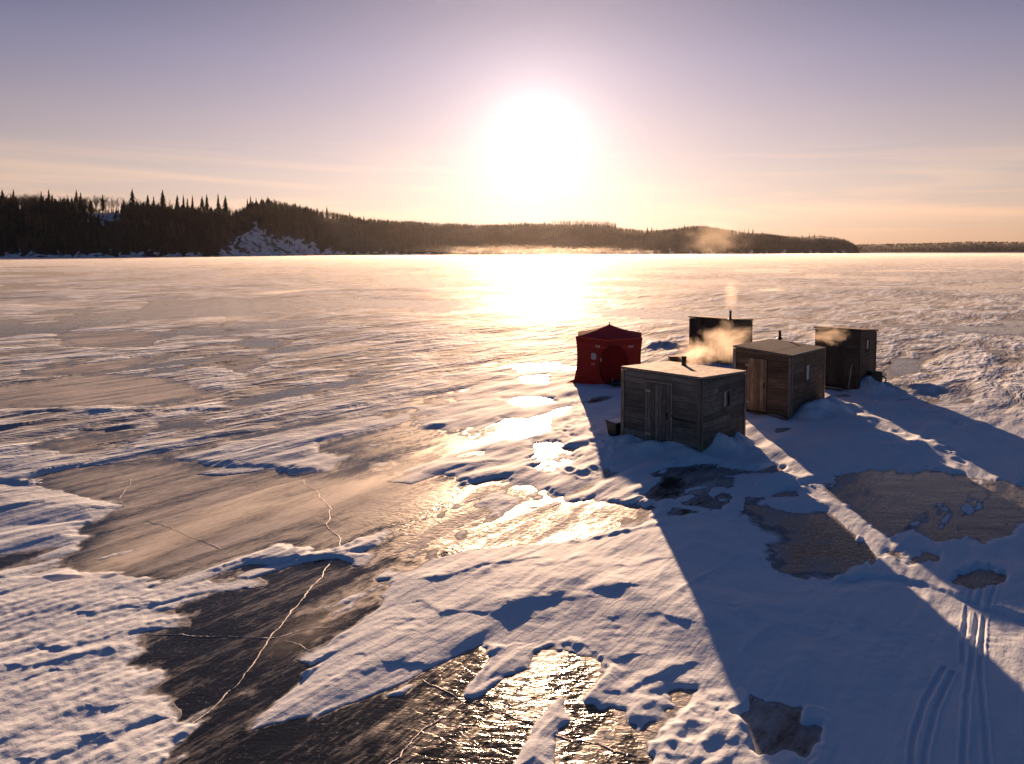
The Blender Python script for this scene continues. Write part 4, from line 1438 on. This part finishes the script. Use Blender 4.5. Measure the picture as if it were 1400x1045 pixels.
# crate behind the near hut
x, y = gp(929, 503)
cr = thing('wooden_crate', 'long wooden crate with sunlit top beside the rearmost hut', 'crate', (x, y + 0.25, 0.05), R(-4))
MB().box((0, 0, 0.24), (0.84, 0.44, 0.44)).build('body', M['inner'], cr)
for z in (0.09, 0.24, 0.39):
    for s in (-1, 1):
        me = plank_mesh(0.90, 0.02, 0.135, M['brown_wood'])
        link('plank', me, cr, (0, s * 0.235, z))
        me = plank_mesh(0.44, 0.02, 0.135, M['brown_wood'])
        link('plank', me, cr, (s * 0.435, 0, z), (0, 0, math.pi / 2))
for k in range(4):
    link('plank', plank_mesh(0.94, 0.02, 0.125, M['pale_plank']), cr, (0, -0.195 + k * 0.13, 0.475), (math.pi / 2, 0, 0))  # sunlight on the top put into paler boards than the sides

# bag before the tent
x, y = gp(844, 531)
bgx = thing('gear_bag', 'small dark gear bag lying in front of red tent door', 'bag', (x, y + 0.1, 0.06), R(-6))
V, F = [], []
for i in range(9):
    u = i / 8 * 2 - 1
    s = (1 - abs(u) ** 4) ** 0.5 * 0.9 + 0.1
    for j in range(10):
        a = 2 * math.pi * j / 10
        V.append((u * 0.27, 0.14 * s * math.cos(a), 0.12 + 0.12 * s * math.sin(a) * (1.05 if math.sin(a) > 0 else 0.9)))
for i in range(8):
    for j in range(10):
        F.append((i * 10 + j, i * 10 + (j + 1) % 10, (i + 1) * 10 + (j + 1) % 10, (i + 1) * 10 + j))
F += [tuple(range(10)), tuple(range(80, 90))]
MB().add(V, F).build('body', M['black_plastic'], bgx, smooth=True)
for s in (-1, 1):
    MB().tube([(-0.11, s * 0.10, 0.20), (-0.08, s * 0.08, 0.29), (0.08, s * 0.08, 0.29), (0.11, s * 0.10, 0.20)], 0.012, 6).build('strap', M['iron'], bgx)

# generator box with a hoop of hose at the right hut
x, y = gp(1194, 530)
gn = thing('generator', 'black box shaped generator with hoop handle at foot of right hut', 'generator', (x + 0.02, y + 0.05, 0.08), R(8))
MB().box((0, 0, 0.30), (0.52, 0.42, 0.50)).build('body', M['black_plastic'], gn, bevel=0.02)
MB().box((0, 0, 0.565), (0.46, 0.36, 0.03)).build('lid', M['black_plastic'], gn, bevel=0.008)
fr = MB()
for sx in (-1, 1):
    for sy in (-1, 1):
        fr.tube([(sx * 0.25, sy * 0.2, 0.0), (sx * 0.25, sy * 0.2, 0.06)], 0.02, 8)
fr.build('foot', M['iron'], gn)
pts = [(0.33 + 0.15 * math.cos(a), -0.12, 0.22 + 0.15 * math.sin(a)) for a in [2 * math.pi * k / 20 for k in range(21)]]
MB().tube(pts, 0.028, 8, False).build('hose', M['black_plastic'], gn)

# ice chisel leaning on the right hut
a = Vector((*gp(1159, 538), 0.04))
bq = at_dist(1164.5, 499, a.y + 0.34)
st = thing('ice_chisel', 'thin pale wooden staff leaning against the dark right hut', 'staff', a)
dlt = bq - a
MB().tube([dlt * 0.12, dlt * 0.5, dlt], 0.016, 8).build('shaft', M['pale_plank'], st)
MB().tube([(0, 0, 0), dlt * 0.13], [0.004, 0.02], 8).build('blade', M['iron'], st)

# loose boards at the foot of the right hut and middle hut
A_, B_ = Vector((*gp(1124, 531.5), 0.14)), Vector((*gp(1152, 535.5), 0.14))
c = (A_ + B_) / 2
lp = thing('loose_plank', 'pale loose plank lying along the foot of right hut', 'plank', (c.x - 0.06, c.y - 0.06, 0.12), math.atan2((B_ - A_).y, (B_ - A_).x))
MB().box((0, 0, 0.0), ((B_ - A_).length, 0.16, 0.035)).build('board', M['pale_plank'], lp, bevel=0.004)
MB().box((0, 0, -0.06), ((B_ - A_).length * 0.9, 0.09, 0.07)).build('bearer', M['dark_wood'], lp, bevel=0.004)
A_, B_ = Vector((*gp(1026, 566), 0)), Vector((*gp(1078, 577), 0))
c = (A_ + B_) / 2
lp = thing('door_step', 'brown timber step along the foot of the pale door hut', 'step', (c.x - 0.04, c.y - 0.08, 0.09), math.atan2((B_ - A_).y, (B_ - A_).x))
MB().box((0, 0, 0), ((B_ - A_).length * 0.95, 0.14, 0.05)).build('board', M['brown_door'], lp, bevel=0.004)
MB().box((0, 0.01, -0.06), ((B_ - A_).length * 0.8, 0.08, 0.07)).build('bearer', M['brown_wood'], lp, bevel=0.004)


# ------------------------------------------------------------------ smoke and drifting snow
def puff_mat(name, dens, scale, thr, colr, aniso, seed, stretch=(1, 1, 1)):
    m = bpy.data.materials.new(name)
    m.use_nodes = True
    t = m.node_tree
    t.nodes.clear()
    tc = N(t, 'ShaderNodeTexCoord').outputs['Object']
    ln = N(t, 'ShaderNodeVectorMath', operation='LENGTH')
    t.links.new(tc, ln.inputs[0])
    fall = math_node(t, 'SUBTRACT', 1.0, ln.outputs['Value'], clamp=True)
    mv = N(t, 'ShaderNodeMapping')
    mv.inputs['Location'].default_value = (seed * 3.1, seed * 1.7, seed * 5.3)
    mv.inputs['Scale'].default_value = stretch
    t.links.new(tc, mv.inputs['Vector'])
    n_ = noise(t, mv.outputs[0], scale, 4, 0.6, 0.6)
    d = math_node(t, 'SUBTRACT', math_node(t, 'ADD', n_, math_node(t, 'MULTIPLY', fall, 0.45)), thr, clamp=True)
    d = math_node(t, 'MULTIPLY', math_node(t, 'MULTIPLY', d, math_node(t, 'MINIMUM', math_node(t, 'MULTIPLY', fall, 4.0), 1.0)), dens)
    v = N(t, 'ShaderNodeVolumePrincipled')
    v.inputs['Color'].default_value = (*colr, 1)
    v.inputs['Anisotropy'].default_value = aniso
    t.links.new(d, v.inputs['Density'])
    out = N(t, 'ShaderNodeOutputMaterial')
    t.links.new(v.outputs[0], out.inputs['Volume'])
    return m


def puff(name, c, size, rot, mat, label):
    bm = bmesh.new()
    bmesh.ops.create_icosphere(bm, subdivisions=3, radius=1.0)
    me = bpy.data.meshes.new(name)
    bm.to_mesh(me)
    bm.free()
    me.materials.append(mat)
    o = link(name, me, None, c, rot)
    o.scale = size
    return tag(o, label, None, None, 'stuff')


WARM = (0.92, 0.84, 0.74)
sm = [puff_mat('smoke_%d' % i, 1.9, 2.4, 0.60, WARM, 0.45, i) for i in range(3)]
puff('chimney_smoke', at_dist(950, 484, 24.4), (0.85, 0.9, 0.72), (0, 0, 0), sm[0], 'warm smoke low behind the near hut roof')
puff('chimney_smoke', at_dist(992, 468, 25.8), (1.35, 1.0, 0.95), (0, R(-12), 0), sm[1], 'warm smoke drifting across the rearmost dark hut')
puff('chimney_smoke', at_dist(1134, 458, 26.6), (0.95, 0.7, 0.55), (0, 0, 0), puff_mat('smoke_3', 1.4, 2.4, 0.62, WARM, 0.45, 4), 'thin warm smoke before the right dark hut')
puff('chimney_smoke', at_dist(978, 327, 62), (3.6, 4.0, 2.4), (0, 0, 0), puff_mat('smoke_4', 0.12, 2.4, 0.60, WARM, 0.5, 7), 'pale smoke puff against the distant right hill')
for nm_, a_, b2, rr, dn in (('thin smoke rising from the near hut stovepipe', top1, at_dist(968, 478, 24.6), 0.24, 1.2), ('thin smoke rising from the rusty pipe of the middle hut', top2, at_dist(1120, 456, 26.4), 0.20, 1.0),
                     ('thin smoke rising from the tall pipe of the rearmost hut', top4, at_dist(1000, 385, 40), 0.45, 0.30)):
    dv = Vector(b2) - Vector(a_)
    c_ = Vector(a_) + dv * 0.5
    puff('chimney_smoke', c_, (rr, rr, dv.length * 0.52), dv.to_track_quat('Z', 'Y').to_euler(), puff_mat('plume_smoke', dn, 2.0, 0.52, WARM, 0.45, 9 + rr, (1, 1, 2.5)), nm_)
dm = puff_mat('spindrift', 0.45, 2.0, 0.50, (0.95, 0.93, 0.92), 0.6, 3, (1.0, 3.0, 1.0))
dm2 = puff_mat('far_spindrift', 0.16, 2.6, 0.56, (0.97, 0.94, 0.90), 0.6, 6, (1.0, 3.0, 1.0))
for i, (px, py, L, Wd, hh) in enumerate(((300, 715, 5.0, 1.0, 0.20), (140, 790, 1.6, 0.5, 0.14), (480, 672, 3.4, 0.8, 0.20), (590, 632, 4.0, 1.0, 0.25), (430, 862, 1.3, 0.5, 0.12))):
    x, y = gp(px, py)
    puff('spindrift', (x, y, 0.10), (L, Wd, hh), (0, 0, R(62)), dm, ('snow blowing low across grey ice on left', 'short wisp of blowing snow on the left ice', 'snow blowing low left of the sun glint', 'snow blowing low over the middle ice', 'small wisp of blowing snow by the ice crack')[i])
r5 = np.random.default_rng(8)
for i in range(9):
    px = [120, 300, 470, 560, 80, 640, 250, 420, 1050, 1180, 1300, 880, 1350, 560, 980, 200][i]
    py = [470, 440, 480, 520, 420, 430, 560, 400, 400, 420, 395, 400, 450, 560, 380, 385][i]
    x, y = gp(px, py)
    L = y * 0.10 * r5.uniform(0.8, 1.4)
    puff('spindrift', (x, y, 0.12), (L, L * 0.22, 0.22 + 0.003 * y), (0, 0, R(58 - 8 * r5.random())), dm2, 'golden wisp of snow blowing low over the open lake')
mm = puff_mat('shore_mist', 0.007, 3.4, 0.58, (0.95, 0.92, 0.88), 0.75, 5, (2.2, 1.0, 0.8))
puff('shore_mist', (20, 930, 1), (230, 60, 15), (0, 0, 0), mm, 'sunlit snow mist along the far shore')

# ------------------------------------------------------------------ haze
bm_ = bpy.data.materials.new('blowing_snow')
bm_.use_nodes = True
t = bm_.node_tree
t.nodes.clear()
v = N(t, 'ShaderNodeVolumePrincipled')
v.inputs['Color'].default_value = (0.97, 0.95, 0.93, 1)
v.inputs['Density'].default_value = 0.0038
v.inputs['Anisotropy'].default_value = 0.62
out = N(t, 'ShaderNodeOutputMaterial')
t.links.new(v.outputs[0], out.inputs['Volume'])
tag(MB().box((0, 700, 0.2), (3000, 1300, 0.9)).build('blowing_snow', bm_), 'sunlit ground blizzard of snow blowing low over the open lake', None, None, 'stuff')

hz = bpy.data.materials.new('haze')
hz.use_nodes = True
t = hz.node_tree
t.nodes.clear()
v = N(t, 'ShaderNodeVolumePrincipled')
v.inputs['Color'].default_value = (0.94, 0.92, 0.92, 1)
v.inputs['Density'].default_value = 0.0000075
v.inputs['Anisotropy'].default_value = 0.80
out = N(t, 'ShaderNodeOutputMaterial')
t.links.new(v.outputs[0], out.inputs['Volume'])
tag(MB().box((0, 1650, 49), (7000, 3560, 104)).build('haze', hz), 'thin sunlit winter haze over the lake', None, None, 'stuff')
